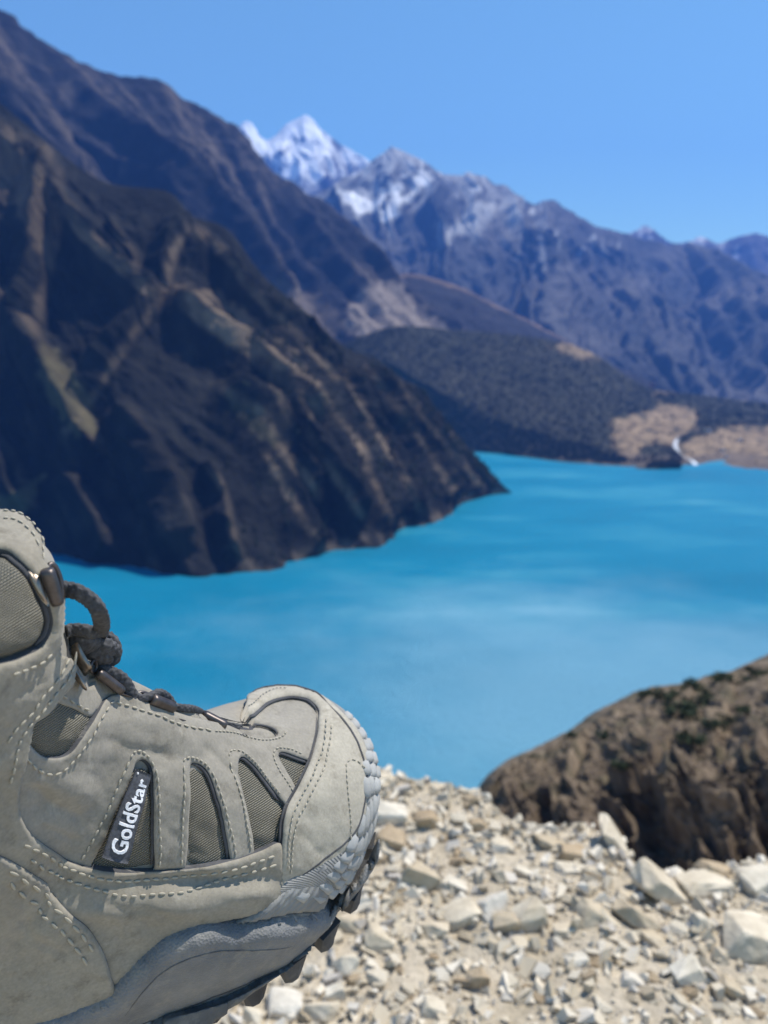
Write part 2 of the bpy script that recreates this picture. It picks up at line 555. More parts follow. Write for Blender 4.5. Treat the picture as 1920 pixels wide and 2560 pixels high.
def pmask(px, poly, soft=18):
    P = px.reshape(-1, 2)
    bb = np.asarray(poly)
    near = (P[:, 0] > bb[:, 0].min() - 60) & (P[:, 0] < bb[:, 0].max() + 60) & (P[:, 1] > bb[:, 1].min() - 60) & (P[:, 1] < bb[:, 1].max() + 60)
    out = np.zeros(len(P)); Q = P[near]
    if len(Q):
        d = polydist(Q, [bb]); s = np.where(inpoly(Q, bb), d, -d)
        s = s + 14 * perlin(Q[:, 0] / 21, Q[:, 1] / 21, 5)
        out[near] = smooth(-soft / 2, soft / 2, s)
    return out.reshape(px.shape[:2])


# --- lake and the valley floor under it
struct(mesh_obj('ground', [(-14000, -2500, ZL - 9), (14000, -2500, ZL - 9), (14000, 12500, ZL - 9), (-14000, 12500, ZL - 9)], [(0, 1, 2, 3)], M['ground']), 'valley floor under the lake and mountains')
nx = 60
lx = np.linspace(-1600, 2200, nx); ly = np.linspace(60, 2100, nx)
LX, LY = np.meshgrid(lx, ly, indexing='ij')
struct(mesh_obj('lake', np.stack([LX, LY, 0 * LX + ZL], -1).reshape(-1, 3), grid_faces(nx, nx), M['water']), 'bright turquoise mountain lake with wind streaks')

DARK = np.array((.013, .014, .015)); SHADED_SCRUB = np.array((.032, .031, .026)); SUNLIT_GRASS = np.array((.19, .142, .10)); ROCK = np.array((.13, .115, .105)); OLIVE = np.array((.12, .108, .062))  # scrub and grass tones, with shade and sun of the rib flanks painted in


# --- near spur that runs down to the headland
RIBS = [  # crest lines of the ribs as traced, width of the shaded and of the sunlit flank (picture px), height (m), grass and painted sun
    ([(420, 720), (480, 790), (560, 850), (640, 900), (740, 1000), (800, 1070)], 70, 60, 24, .8),
    ([(420, 722), (340, 820), (270, 920), (215, 1010), (150, 1090)], 60, 26, 22, .55),
    ([(528, 963), (600, 1005), (656, 1044), (702, 1130), (776, 1218), (800, 1262)], 95, 26, 26, .85),
    ([(709, 983), (756, 1070), (803, 1150), (870, 1244), (912, 1310)], 60, 22, 20, .8),
    ([(769, 937), (836, 1037), (890, 1104), (923, 1190), (962, 1275), (985, 1320)], 55, 22, 20, .8),
    ([(508, 1150), (555, 1224), (582, 1338), (600, 1400)], 60, 18, 14, .6),
    ([(650, 1120), (722, 1244), (769, 1325), (813, 1388)], 70, 20, 18, .7),
    ([(843, 916), (890, 990), (927, 1064), (985, 1150), (1030, 1240), (1060, 1300)], 45, 20, 17, .75),
    ([(900, 905), (960, 980), (1040, 1090), (1110, 1195), (1150, 1262)], 45, 20, 16, .6),
    ([(980, 940), (1040, 1020), (1120, 1120), (1190, 1205), (1215, 1235)], 40, 18, 13, .5),
    ([(1060, 1010), (1130, 1095), (1200, 1170), (1250, 1220)], 30, 14, 8, .4),
    ([(120, 480), (200, 582), (288, 669), (361, 729), (420, 760)], 80, 46, 26, .7),
    ([(470, 540), (461, 569), (428, 629), (401, 729)], 60, 28, 22, .7),
    ([(480, 560), (569, 656), (642, 749), (756, 863), (850, 960)], 60, 26, 20, .75),
    ([(-60, 300), (0, 335), (120, 401), (130, 502), (118, 620), (100, 722), (70, 840)], 90, 40, 30, .45),
    ([(-120, 560), (-20, 700), (60, 800), (120, 900), (200, 1040), (260, 1150)], 90, 30, 26, .35),
    ([(-160, 900), (-40, 1050), (40, 1180), (80, 1290)], 80, 30, 22, .4),
    ([(270, 560), (330, 640), (350, 720)], 50, 20, 14, .4),
    ([(300, 1000), (380, 1110), (450, 1240), (490, 1380)], 120, 30, 16, .1),
    ([(600, 870), (680, 960), (720, 1050)], 50, 20, 12, .6),
    ([(150, 1160), (230, 1260), (300, 1390)], 110, 30, 14, .1),
]


def rib_field(px):
    P_ = px.reshape(-1, 2)
    P_ = P_ + np.stack([9 * fbm(P_[:, 0] / 46, P_[:, 1] / 46, 3, 91), 9 * fbm(P_[:, 0] / 46, P_[:, 1] / 46, 3, 97)], 1)
    disp_ = np.zeros(len(P_)); grass = np.zeros(len(P_))
    for pts, wl, wr, A, gr in RIBS:
        T = catmull(np.array(pts, float), 60)
        ix = np.where((P_[:, 0] > T[:, 0].min() - 130) & (P_[:, 0] < T[:, 0].max() + 130) & (P_[:, 1] > T[:, 1].min() - 90) & (P_[:, 1] < T[:, 1].max() + 90))[0]
        for i in range(0, len(ix), 4000):
            j = ix[i:i + 4000]; Q = P_[j]
            d2 = ((Q[:, None] - T[None]) ** 2).sum(2); k = d2.argmin(1); d = np.sqrt(d2[np.arange(len(Q)), k])
            t = np.gradient(T, axis=0)[k]; side = t[:, 0] * (Q[:, 1] - T[k, 1]) - t[:, 1] * (Q[:, 0] - T[k, 0])   # < 0 : up and to the right of the crest
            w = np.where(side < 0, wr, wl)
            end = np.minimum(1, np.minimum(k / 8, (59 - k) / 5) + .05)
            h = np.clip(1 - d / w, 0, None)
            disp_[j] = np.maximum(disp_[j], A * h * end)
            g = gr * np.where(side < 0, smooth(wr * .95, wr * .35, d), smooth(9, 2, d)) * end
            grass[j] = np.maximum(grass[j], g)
    return disp_.reshape(px.shape[:2]), grass.reshape(px.shape[:2])


def d_spur(U, V, S, H):
    L = S + H * .95
    env = np.minimum(1, (1 - V) * 6) * .9 + .1
    tip = smooth(1.0, .86, U) * .9 + .1
    rd, _ = rib_field(CURPX)
    small = ridged(L / 80 + .2 * fbm(S / 120, H / 120, 2, 3), H / 700, 2, 9, .35)
    return tip * env * (rd * 1.75 + (small - .5) * 6 + 18 * fbm(S / 330, H / 330, 2, 15) + fbm(S / 26, H / 26, 4, 5) * 5)


def c_spur(U, V, S, H, D, P, N, px):
    n = fbm(S / 120, H / 120, 4, 21); n2 = fbm(S / 34, H / 50, 4, 33)
    _, gr = rib_field(px)
    c = mixc(DARK, SHADED_SCRUB, .5 * smooth(-.1, .5, n2))
    c = mixc(c, SUNLIT_GRASS, np.clip(gr * smooth(-.45, .12, n2 + .2) * (.35 + .65 * smooth(-.25, .2, fbm(px[..., 0] / 75, px[..., 1] / 75, 3, 63))), 0, 1))
    for poly, colr, w in SPUR_PATCHES:
        c = mixc(c, colr, w * pmask(px, poly) * (.65 + .35 * smooth(-.3, .2, n2)))
    shore = smooth(16, 6, P[..., 2] - ZL)
    return mixc(c, (.17, .135, .105), shore * .6 * smooth(-.1, .3, n2) * smooth(.35, .7, U))


SPUR_PATCHES = [
    ([(110, 860), (170, 900), (230, 1010), (250, 1080), (190, 1090), (120, 1000), (90, 920)], OLIVE, .7),
    ([(440, 715), (560, 735), (640, 800), (740, 880), (790, 960), (700, 910), (560, 850), (490, 790)], SUNLIT_GRASS, .7),
    ([(0, 340), (110, 420), (150, 540), (130, 690), (100, 640), (40, 520), (-60, 480)], SUNLIT_GRASS, .45),
    ([(20, 1240), (110, 1190), (60, 1280), (0, 1330), (-80, 1340), (-60, 1260)], OLIVE, .9),
    ([(560, 975), (640, 1030), (700, 1110), (680, 1120), (600, 1050)], OLIVE, .45),
]
spur_base = [(-700, 1330, None), (-300, 1370, None), (0, 1385, None), (130, 1396, None), (200, 1410, None), (330, 1421, None), (420, 1440, None), (490, 1447, None), (580, 1438, None),
             (690, 1428, None), (780, 1392, None), (850, 1380, None), (960, 1364, None), (1000, 1325, None), (1090, 1308, None), (1170, 1262, None), (1220, 1240, None), (1278, 1232, None)]
spur_top = [(-900, -60, 1230), (-400, 40, 1190), (-110, 180, 1150), (40, 290, 1120), (160, 392, 1090), (270, 458, 1060), (420, 480, 1050), (480, 540, 1050), (570, 575, 1050), (660, 690, 1050), (760, 775, 1055),
            (860, 865, 1075), (950, 905, 1100), (1040, 980, 1130), (1130, 1075, 1160), (1200, 1150, 1175), (1250, 1205, 1195), (1282, 1234, 1205)]
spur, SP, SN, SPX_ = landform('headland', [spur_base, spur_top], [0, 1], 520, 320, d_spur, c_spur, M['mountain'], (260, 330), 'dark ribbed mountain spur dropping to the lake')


# --- big left mountain behind
def d_big(U, V, S, H):
    L = S + H * .6 + 120 * fbm(S / 500, H / 500, 3, 4)
    return (np.minimum(1, (1 - V) * 4) * .8 + .2) * ((ridged(L / 620, H / 3000, 3, 3, .5) - .5) * 230 + (ridged(L / 190, H / 900, 3, 8) - .5) * 60) + 14 * fbm(S / 60, H / 60, 4, 6)


def c_big(U, V, S, H, D, P, N, px):
    n = fbm(S / 300, H / 500, 4, 31); n2 = fbm(S / 90, H / 200, 4, 12)
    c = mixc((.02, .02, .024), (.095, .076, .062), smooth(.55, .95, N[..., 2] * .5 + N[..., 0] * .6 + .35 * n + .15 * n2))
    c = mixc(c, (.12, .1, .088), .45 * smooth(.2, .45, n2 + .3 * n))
    c = mixc(c, (.26, .215, .18), .85 * pmask(px, [(900, 720), (990, 700), (1060, 770), (1130, 830), (960, 860), (850, 820)]))
    c = mixc(c, (.2, .16, .125), .6 * pmask(px, [(680, 690), (800, 740), (880, 830), (800, 850), (740, 790)]))
    c = mixc(c, (.2, .155, .12), .55 * pmask(px, [(0, 310), (130, 400), (90, 430), (0, 390), (-100, 300)]))
    return c


big_base = [(-1400, 1300, 1300), (-300, 1250, 1350), (400, 1120, 1650), (800, 1000, 2250), (1100, 930, 2650), (1350, 915, 2850)]
big_top = [(-1700, -500, 2000), (-700, -420, 2200), (-300, -150, 2300), (0, 18, 2400), (70, 78, 2450), (160, 135, 2500), (280, 190, 2600), (390, 202, 2650), (450, 238, 2700), (560, 292, 2800), (620, 340, 2900), (680, 420, 3000),
           (800, 510, 3100), (900, 590, 3200), (960, 662, 3250), (1020, 700, 3300), (1100, 780, 3250), (1180, 860, 3150), (1350, 930, 3000)]
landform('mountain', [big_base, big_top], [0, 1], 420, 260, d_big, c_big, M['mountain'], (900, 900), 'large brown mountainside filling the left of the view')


# --- brown ridge behind the forest
def d_ridge(U, V, S, H):
    return np.minimum(1, (1 - V) * 4) * (40 * fbm(S / 300, H / 300, 5, 14) + 30 * ridged((S + H * .5) / 200, H / 900, 3, 2)) + 8 * fbm(S / 60, H / 60, 3, 2)


def c_ridge(U, V, S, H, D, P, N, px):
    n = fbm(S / 120, H / 120, 4, 17)
    c = mixc((.028, .027, .03), (.19, .13, .09), smooth(.93, 1.0, V + .04 * n) * .9)
    return mixc(c, (.06, .05, .045), .4 * smooth(.15, .45, n) * smooth(.5, .8, V))


landform('ridge', [[(820, 960, 2700), (1100, 960, 2750), (1400, 960, 2800), (1600, 980, 2900)],
                   [(860, 690, 3350), (1000, 686, 3400), (1060, 690, 3400), (1150, 718, 3450), (1200, 742, 3500), (1300, 792, 3550), (1400, 842, 3600), (1500, 900, 3600), (1640, 960, 3600)]],
         [0, 1], 200, 90, d_ridge, c_ridge, M['mountain'], (500, 350), 'brown grassy ridge behind the forested hill')


# --- far ranges
def snow_col(base1, base2, lo, hi, amt):
    def f(U, V, S, H, D, P, N, px):
        n = fbm(S / 700, H / 900, 5, 41); n2 = ridged(S / 260, H / 700, 4, 44)
        c = mixc(base1, base2, smooth(-.3, .4, n))
        z = (900 - px[..., 1])
        s = smooth(lo, hi, z + 150 * n + 130 * (n2 - .5) - 90 * N[..., 0]) * amt
        s = s * smooth(.28, .5, N[..., 2] + .35 * n + .25 * (n2 - .5))
        return mixc(c, (.86, .88, .9), np.clip(s, 0, 1))
    return f


def d_far(U, V, S, H):
    L = S + H * .16 + 330 * fbm(S / 900, H / 900, 4, 6)
    return (np.minimum(1, (1 - V) * 5) * .85 + .15) * ((ridged(L / 640, H / 7000, 3, 13, .5) - .5) * 380 + (ridged(L / 190, H / 1500, 4, 18, .6) - .5) * 120) + 25 * fbm(S / 130, H / 200, 4, 6)


far_base = [(300, 1000, 4300), (900, 1030, 4000), (1400, 1060, 3800), (2000, 1100, 3600), (2700, 1120, 3600)]
far_top = [(300, 560, 6200), (700, 520, 6300), (860, 450, 6400), (930, 402, 6400), (960, 378, 6400), (985, 366, 6400), (1020, 386, 6400), (1070, 420, 6400), (1140, 441, 6400), (1180, 436, 6400), (1215, 447, 6400), (1300, 500, 6400), (1340, 510, 6350),
           (1370, 497, 6350), (1400, 507, 6300), (1480, 560, 6300), (1560, 577, 6250), (1640, 602, 6200), (1700, 606, 6200), (1760, 622, 6150), (1840, 655, 6100), (1920, 690, 6000), (2100, 740, 5900), (2700, 800, 5800)]


def c_far(*a):
    U, V, S, H, D, P, N, px = a
    c = snow_col((.05, .054, .06), (.105, .1, .098), 360, 560, .4)(*a)
    st = smooth(.18, .42, fbm(S / 70, H / 1100, 3, 83)) * smooth(.1, .4, fbm(S / 500, H / 500, 3, 84) + .15) * smooth(760, 480, px[..., 1])
    c = mixc(c, (.75, .77, .8), .55 * st)
    for poly, w in (([(840, 470), (900, 480), (930, 500), (1000, 450), (1070, 430), (1080, 445), (1000, 520), (960, 560), (930, 530), (890, 540)], .85), ([(1150, 520), (1200, 500), (1250, 510), (1230, 560), (1180, 600), (1130, 570)], .3), ([(1090, 560), (1130, 560), (1130, 620), (1100, 610)], .3)):
        c = mixc(c, (.85, .87, .9), w * pmask(px, poly, 24) * smooth(-.5, .15, fbm(S / 220, H / 400, 4, 71)))
    return c


landform('mountain_range', [far_base, far_top], [0, 1], 620, 300, d_far, c_far, M['far_mountain'], (1500, 1500), 'long blue mountain range with patches of snow')


def d_peak(U, V, S, H):
    return (np.minimum(1, (1 - V) * 5) * .9 + .1) * ((ridged(S / 900 + H / 3000, H / 2500, 4, 5, .5) - .5) * 360) + 12 * fbm(S / 160, H / 160, 4, 9)


def c_peak(*a):
    U, V, S, H, D, P, N, px = a
    c = snow_col((.06, .058, .07), (.11, .1, .11), 400, 520, .9)(*a)
    for poly, w in (([(640, 372), (690, 340), (722, 306), (768, 284), (800, 318), (806, 336), (776, 326), (752, 334), (735, 350), (700, 368), (660, 392)], 1.0), ([(590, 300), (622, 300), (660, 352), (668, 372), (640, 360), (600, 330)], .95),
                    ([(775, 372), (806, 360), (826, 380), (800, 396), (772, 392)], .9), ([(716, 428), (745, 400), (772, 412), (748, 440), (724, 452)], .9), ([(770, 440), (800, 428), (812, 444), (784, 462)], .8), ([(690, 396), (720, 384), (726, 396), (700, 410)], .8)):
        c = mixc(c, (.88, .89, .91), w * pmask(px, poly, 10))
    return c


landform('snow_peak', [[(300, 760, 8200), (700, 720, 8100), (1200, 720, 8200)],
                       [(400, 500, 9200), (540, 380, 9200), (596, 318, 9200), (622, 306, 9200), (650, 340, 9200), (668, 352, 9200), (690, 338, 9200), (722, 308, 9200), (750, 295, 9200), (768, 290, 9200), (790, 308, 9200), (800, 322, 9200), (850, 358, 9200), (900, 388, 9200), (960, 430, 9200), (1100, 540, 9200)]],
         [0, 1], 360, 220, d_peak, c_peak, M['far_mountain'], (1500, 1400), 'white snow capped peak behind the dark mountainside')
landform('distant_peaks', [[(1300, 800, 8200), (1800, 800, 8200), (2500, 820, 8200)],
                           [(1350, 700, 9000), (1500, 650, 9000), (1570, 590, 9000), (1595, 574, 9000), (1612, 562, 9000), (1635, 575, 9000), (1680, 606, 9000), (1725, 604, 9000), (1750, 593, 9000), (1790, 610, 9000), (1820, 602, 9000), (1860, 590, 9000), (1890, 585, 9000), (1920, 592, 9000), (2000, 615, 9000), (2500, 690, 9000)]],
         [0, 1], 300, 120, d_peak, snow_col((.07, .066, .075), (.11, .1, .1), 300, 350, .5), M['far_mountain'], (1500, 1200), 'small hazy peaks at the far right of the skyline')


# --- forested hills at the far shore
def d_for(U, V, S, H):
    return np.minimum(1, (1 - V) * 4) * np.minimum(1, V * 6) * (26 * fbm(S / 260, H / 260, 4, 24)) + 2 * fbm(S / 40, H / 40, 3, 5)


CLEAR = [(1530, 1050), (1570, 1040), (1620, 1030), (1650, 1010), (1700, 1018), (1735, 1020), (1740, 1060), (1720, 1080), (1690, 1100), (1720, 1130), (1705, 1150), (1690, 1120), (1640, 1100), (1600, 1120), (1580, 1160), (1555, 1165), (1540, 1110)]
CLEAR2 = [(1705, 1110), (1760, 1085), (1830, 1068), (1920, 1062), (2200, 1070), (2200, 1230), (1920, 1195), (1780, 1175), (1730, 1165)]
CLEAR3 = [(1380, 868), (1420, 850), (1470, 870), (1500, 888), (1490, 902), (1440, 892)]
CLEAR4 = [(1640, 965), (1700, 970), (1690, 980), (1640, 985)]
TAN = (.27, .195, .12)


def c_for(U, V, S, H, D, P, N, px):
    n = fbm(S / 150, H / 150, 4, 51)
    c = mixc((.036, .037, .026), (.048, .047, .033), smooth(-.2, .4, n))
    nn = fbm(S / 45, H / 45, 4, 3)
    for poly, w in ((CLEAR, 1.0), (CLEAR2, 1.0), (CLEAR3, .9), (CLEAR4, .8)):
        c = mixc(c, mixc((.17, .125, .08), TAN, smooth(-.4, .3, nn)), w * pmask(px, poly, 22) * smooth(-.55, -.1, nn + .25 * fbm(S / 20, H / 20, 3, 6)))
    return mixc(c, (.12, .095, .075), smooth(9, 3, P[..., 2] - ZL) * .8)


for_base = [(700, 1100, None), (1000, 1120, None), (1150, 1125, None), (1210, 1130, None), (1300, 1141, None), (1450, 1161, None), (1560, 1172, None), (1640, 1174, None), (1700, 1170, None), (1760, 1166, None), (1830, 1178, None), (1920, 1187, None), (2300, 1222, None)]
for_top = [(640, 900, 1950), (830, 870, 2000), (900, 842, 2100), (1000, 815, 2200), (1150, 826, 2300), (1300, 838, 2350), (1420, 860, 2400), (1500, 893, 2450), (1570, 943, 2450), (1640, 974, 2500), (1750, 987, 2550), (1920, 1008, 2600), (2300, 1030, 2700)]
fhill, FP, FN, FPXY = landform('forest_hill', [for_base, for_top], [0, 1], 320, 160, d_for, c_for, M['mountain'], (700, 260), 'low forested hill and brown clearings beyond the lake')
for_base2 = [(600, 1080, None), (1000, 1122, None), (1210, 1132, None), (1300, 1143, None), (1450, 1163, None), (1610, 1175, None), (1700, 1172, None)]
for_top2 = [(560, 850, 1860), (700, 862, 1860), (800, 880, 1860), (960, 905, 1850), (1040, 945, 1840), (1150, 1005, 1820), (1300, 1068, 1770), (1450, 1112, 1670), (1560, 1147, 1590), (1640, 1162, 1530), (1700, 1169, 1490)]
fhill2, GP, GN, GPXY = landform('wooded_shoulder', [for_base2, for_top2], [0, 1], 220, 90, d_for, lambda U, V, S, H, D, P, N, px: mixc((.034, .037, .028), (.052, .052, .038), smooth(-.2, .4, fbm(S / 90, H / 90, 4, 51))), M['mountain'], (420, 160), 'darker wooded shoulder just behind the headland')


def forest(name, P, px, n, hmin, hmax, mat, label, reject=(), seed=1, sel=None):
    r = np.random.default_rng(seed)
    nu, nv = P.shape[:2]
    i = r.integers(0, nu - 1, n * 2); k = r.integers(0, nv - 9, n * 2)
    fu = r.random(n * 2)[:, None]; fv = r.random(n * 2)[:, None]
    Q = (P[i, k] * (1 - fu) + P[i + 1, k] * fu) * (1 - fv) + (P[i, k + 1] * (1 - fu) + P[i + 1, k + 1] * fu) * fv
    pp = project(Q)[0]
    ok = (Q[:, 2] > ZL + 2)
    for poly in reject:
        ok &= ~(inpoly(pp, np.asarray(poly, float)) & (r.random(len(Q)) > .04))
    if sel is not None: ok &= sel(pp, Q)
    Q = Q[ok][:n]
    V = []; F = []
    ring = 5
    for c in Q:
        h = r.uniform(hmin, hmax); w = h * r.uniform(.17, .27); b = len(V); a0 = r.random() * 6.28
        V.append((c[0], c[1], c[2] + h))
        for z, q in ((.55, .75), (.22, 1.0), (-.04, .35)):
            for s in range(ring):
                a = a0 + s * 2 * math.pi / ring; e = w * q * r.uniform(.75, 1.2)
                V.append((c[0] + e * math.cos(a), c[1] + e * math.sin(a), c[2] + h * (z + r.uniform(-.05, .05))))
        for s in range(ring):
            t = (s + 1) % ring
            F.append((b, b + 1 + s, b + 1 + t))
            for q in range(2):
                o = b + 1 + q * ring; F.append((o + s, o + ring + s, o + ring + t)); F.append((o + s, o + ring + t, o + t))
    ob = mesh_obj(name, V, F, mat, smooth_shade=False)
    return tag(ob, label, 'forest', kind='stuff')


forest('conifer_forest', FP, FPXY, 12000, 5, 9, M['conifer'], 'dark conifer forest covering the hill beyond the lake', (CLEAR, CLEAR2, CLEAR3, CLEAR4), 1)
forest('shore_forest', GP, GPXY, 4200, 7, 12, M['conifer_dark'], 'darker conifers on the shoulder behind the headland', (), 2)
forest('headland_scrub', SP, SPX_, 2600, 3, 8, M['conifer_dark'], 'sparse trees and scrub on the ribs of the headland', (), 3,
       sel=lambda pp, Q: (pp[:, 0] > 560) & (pp[:, 1] > 640) & (fbm(pp[:, 0] / 60, pp[:, 1] / 60, 3, 9) > -.05))
forest('village_trees', FP, FPXY, 420, 5, 10, M['conifer_dark'], 'scattered dark trees among the brown clearings', (), 4,
       sel=lambda pp, Q: ((inpoly(pp, np.array([(1580, 1120), (1640, 1100), (1700, 1130), (1710, 1165), (1580, 1172)], float))) | (inpoly(pp, np.array([(1600, 1060), (1680, 1060), (1690, 1090), (1620, 1095)], float)) & (fbm(pp[:, 0] / 20, pp[:, 1] / 20, 2, 4) > .0))))


def bvh_of(P):
    n, m = P.shape[:2]
    return BVHTree.FromPolygons(P.reshape(-1, 3).tolist(), [tuple(f) for f in grid_faces(n, m).tolist()])


def cast(bv, px, py):
    h = bv.ray_cast(Vector(CAM), Vector(ray(px, py)))
    return None if h[0] is None else np.array(h[0])


fbv = bvh_of(FP)
# white rapids running down to the lake
mid = [(1697, 1092, 5), (1692, 1101, 7), (1687, 1110, 10), (1690, 1121, 8), (1700, 1134, 2), (1716, 1146, 2), (1730, 1153, 8), (1738, 1161, 12), (1742, 1170, 11)]
V = []; F = []
for i, (x, y, w) in enumerate(catmull(np.array(mid, float), 22)):
    for s in (-1, 1):
        q = cast(fbv, x + s * w * .5, y)
        V.append((0, 0, ZL) if q is None else q + np.array([0, -1.0, .8 + .5 * random.random()]))
    if i: F.append((2 * i - 2, 2 * i - 1, 2 * i + 1, 2 * i))
struct(mesh_obj('stream', V, F, M['rapids']), 'white rapids of a stream entering the lake')
# tiny houses on the far shore
for k, (x, y, w, lab) in enumerate([(1768, 1079, 13, 'tiny white house at the forest edge beyond the far shore'), (1806, 1128, 10, 'small pale house in the brown fields by the far shore'), (1815, 1143, 9, 'lowest pale house above the far shoreline'), (1850, 1102, 9, 'small pale house farthest right in the brown fields')]):
    q = cast(fbv, x, y)
    if q is None: continue
    d = np.linalg.norm(q - CAM); s = w / FPX * d
    e = bpy.data.objects.new('house', None); COL.objects.link(e); e.location = q; e.rotation_euler = (0, 0, random.uniform(-.4, .4))
    tag(e, lab, 'house', 'houses on the far shore')
    def bx(x0, x1, y0, y1, z0, z1):
        return [(x0, y0, z0), (x1, y0, z0), (x1, y1, z0), (x0, y1, z0), (x0, y0, z1), (x1, y0, z1), (x1, y1, z1), (x0, y1, z1)], [(0, 3, 2, 1), (4, 5, 6, 7), (0, 1, 5, 4), (1, 2, 6, 5), (2, 3, 7, 6), (3, 0, 4, 7)]
    mesh_obj('wall', *bx(-s / 2, s / 2, -s * .35, s * .35, -2, s * .5), M['housewall'], e, False)
    mesh_obj('roof', *bx(-s * .55, s * .55, -s * .4, s * .4, s * .5 + .02, s * .6), M['houseroof'], e, False)
    mesh_obj('door', *bx(-s * .06, s * .06, -s * .35 - .1, -s * .35 - .02, 0, s * .3), M['bark'], e, False)


# --- brown eroded hillside on the right
def d_hill(U, V, S, H):
    L = S + H * .9 + 4 * fbm(S / 9, H / 9, 3, 2)
    cliff = smooth(.75, .35, V)
    return (np.minimum(1, (1 - V) * 6) * .85 + .15) * (((ridged(L / 13, H / 45, 3, 21, .5) - .45) * 9.5) * (.3 + .7 * cliff) + (ridged(L / 4.5, H / 7, 4, 5, .55) - .5) * 3.4 * (.3 + .7 * cliff)) + .85 * fbm(S / 1.6, H / 1.6, 4, 7) * (.4 + .6 * cliff)


def c_hill(U, V, S, H, D, P, N, px):
    n = fbm(S / 5, H / 5, 4, 61); n2 = fbm(S / 1.6, H / 1.6, 4, 62)
    c = mixc(mixc((.10, .075, .055), (.185, .142, .102), smooth(-.35, .35, n)), (.215, .168, .12), .6 * smooth(.55, .9, V))  # upper slope lightened to paint in a sunlit crest
    c = mixc(c, (.06, .045, .034), .6 * smooth(.05, .45, n2))
    c = mixc(c, (.12, .083, .055), .5 * smooth(.5, .1, V) * smooth(-.1, .4, n))
    return mixc(c, (.07, .07, .045), .55 * smooth(.0, .35, fbm(S / 4, H / 2.5, 4, 8)) * smooth(.35, .6, V))


hill_base = [(1000, 2420, 74), (1200, 2400, 74), (1400, 2400, 72), (1650, 2400, 68), (1950, 2420, 64), (2400, 2460, 60)]
hill_mid = [(1080, 2250, 84), (1225, 2030, 88), (1330, 2010, 88), (1500, 1960, 86), (1700, 1930, 82), (1950, 1920, 78), (2400, 1900, 74)]
hill_top = [(1100, 2200, 88), (1222, 2003, 92), (1240, 1950, 94), (1290, 1908, 97), (1345, 1882, 99), (1450, 1830, 103), (1520, 1780, 106), (1600, 1740, 108), (1660, 1716, 109), (1720, 1712, 110), (1800, 1690, 110), (1860, 1676, 110), (1920, 1650, 110), (2100, 1570, 112), (2400, 1470, 114)]
hillo, HP, HN, HPX = landform('hillside', [hill_base, hill_mid, hill_top], [0, .55, 1], 420, 300, d_hill, c_hill, M['near_hill'], (30, 24), 'eroded brown hillside dropping to the lake on the right', under=0)
hbv = bvh_of(HP)


def shrub(px, py, wpx, label, seed):
    q = cast(hbv, px, py)
    if q is None: return
    r = np.random.default_rng(seed)
    d = (q - CAM) @ FW; R = wpx / FPX * d * .5
    e = bpy.data.objects.new('shrub', None); COL.objects.link(e); e.location = q
    tag(e, label, 'shrub', 'dark shrubs on the brown hillside')
    n = 420; V = []; F = []
    lob = r.normal(0, .45, (9, 3)) * np.array([1, .8, .35]); lr = r.uniform(.3, .6, 9)
    for k in range(n):
        j = r.integers(0, 9); v = r.normal(0, 1, 3); v /= np.linalg.norm(v)
        c = (lob[j] + v * lr[j] * r.uniform(.55, 1.05)) * R; c[2] = abs(c[2] + .35 * R) * .75
        a = r.normal(0, 1, 3); a /= np.linalg.norm(a); b = np.cross(a, v); b /= np.linalg.norm(b) + 1e-6
        s = R * r.uniform(.07, .15); i = len(V)
        V += [c + a * s, c + b * s * .7, c - a * s, c - b * s * .7]; F.append((i, i + 1, i + 2, i + 3))
    mesh_obj('foliage', V, F, M['shrub'], e, False)
    V = []; F = []
    for k in range(5):
        t = np.array([r.normal(0, .35) * R, r.normal(0, .35) * R, .55 * R]); w = .03 * R; b = len(V)
        for z, ww in ((np.zeros(3) - np.array([0, 0, .25 * R]), w), (t, w * .5)):
            for s in range(4): V.append(z + np.array([math.cos(s * 1.57) * ww, math.sin(s * 1.57) * ww, 0]))
        for s in range(4): F.append((b + s, b + (s + 1) % 4, b + 4 + (s + 1) % 4, b + 4 + s))
    mesh_obj('stem', V, F, M['bark'], e, False)


for k, (x, y, w, lab) in enumerate([
    (1704, 1785, 100, 'largest dark green shrub on the upper brown hillside'), (1670, 1742, 66, 'dark shrub above the largest one on the hillside'), (1767, 1755, 72, 'dark shrub to the right of the largest hillside shrub'),
    (1721, 1852, 74, 'dark shrub below the largest one on the hillside'), (1778, 1820, 60, 'dark shrub low in the middle of the hillside slope'), (1734, 1722, 60, 'dark shrub on the crest straight above the largest one'),
    (1800, 1700, 60, 'dark shrub on the crest right of the middle'), (1886, 1686, 54, 'dark shrub on the crest near the right edge'), (1838, 1712, 50, 'shrub just below the crest between two crest shrubs'),
    (1865, 1785, 56, 'dark shrub near the right edge halfway up the slope'), (1512, 1843, 44, 'small shrub low on the left half of the hillside'), (1433, 1842, 40, 'small shrub on the left crest of the hillside'),
    (1556, 1918, 56, 'shrub on the cliff edge in the middle of the hillside'), (1823, 1806, 46, 'small shrub right of the middle of the slope'), (1616, 1738, 46, 'leftmost of the shrubs high on the crest'), (1336, 1893, 30, 'tiny shrub on the crest near the water')]):
    shrub(x, y, w, lab, 100 + k)
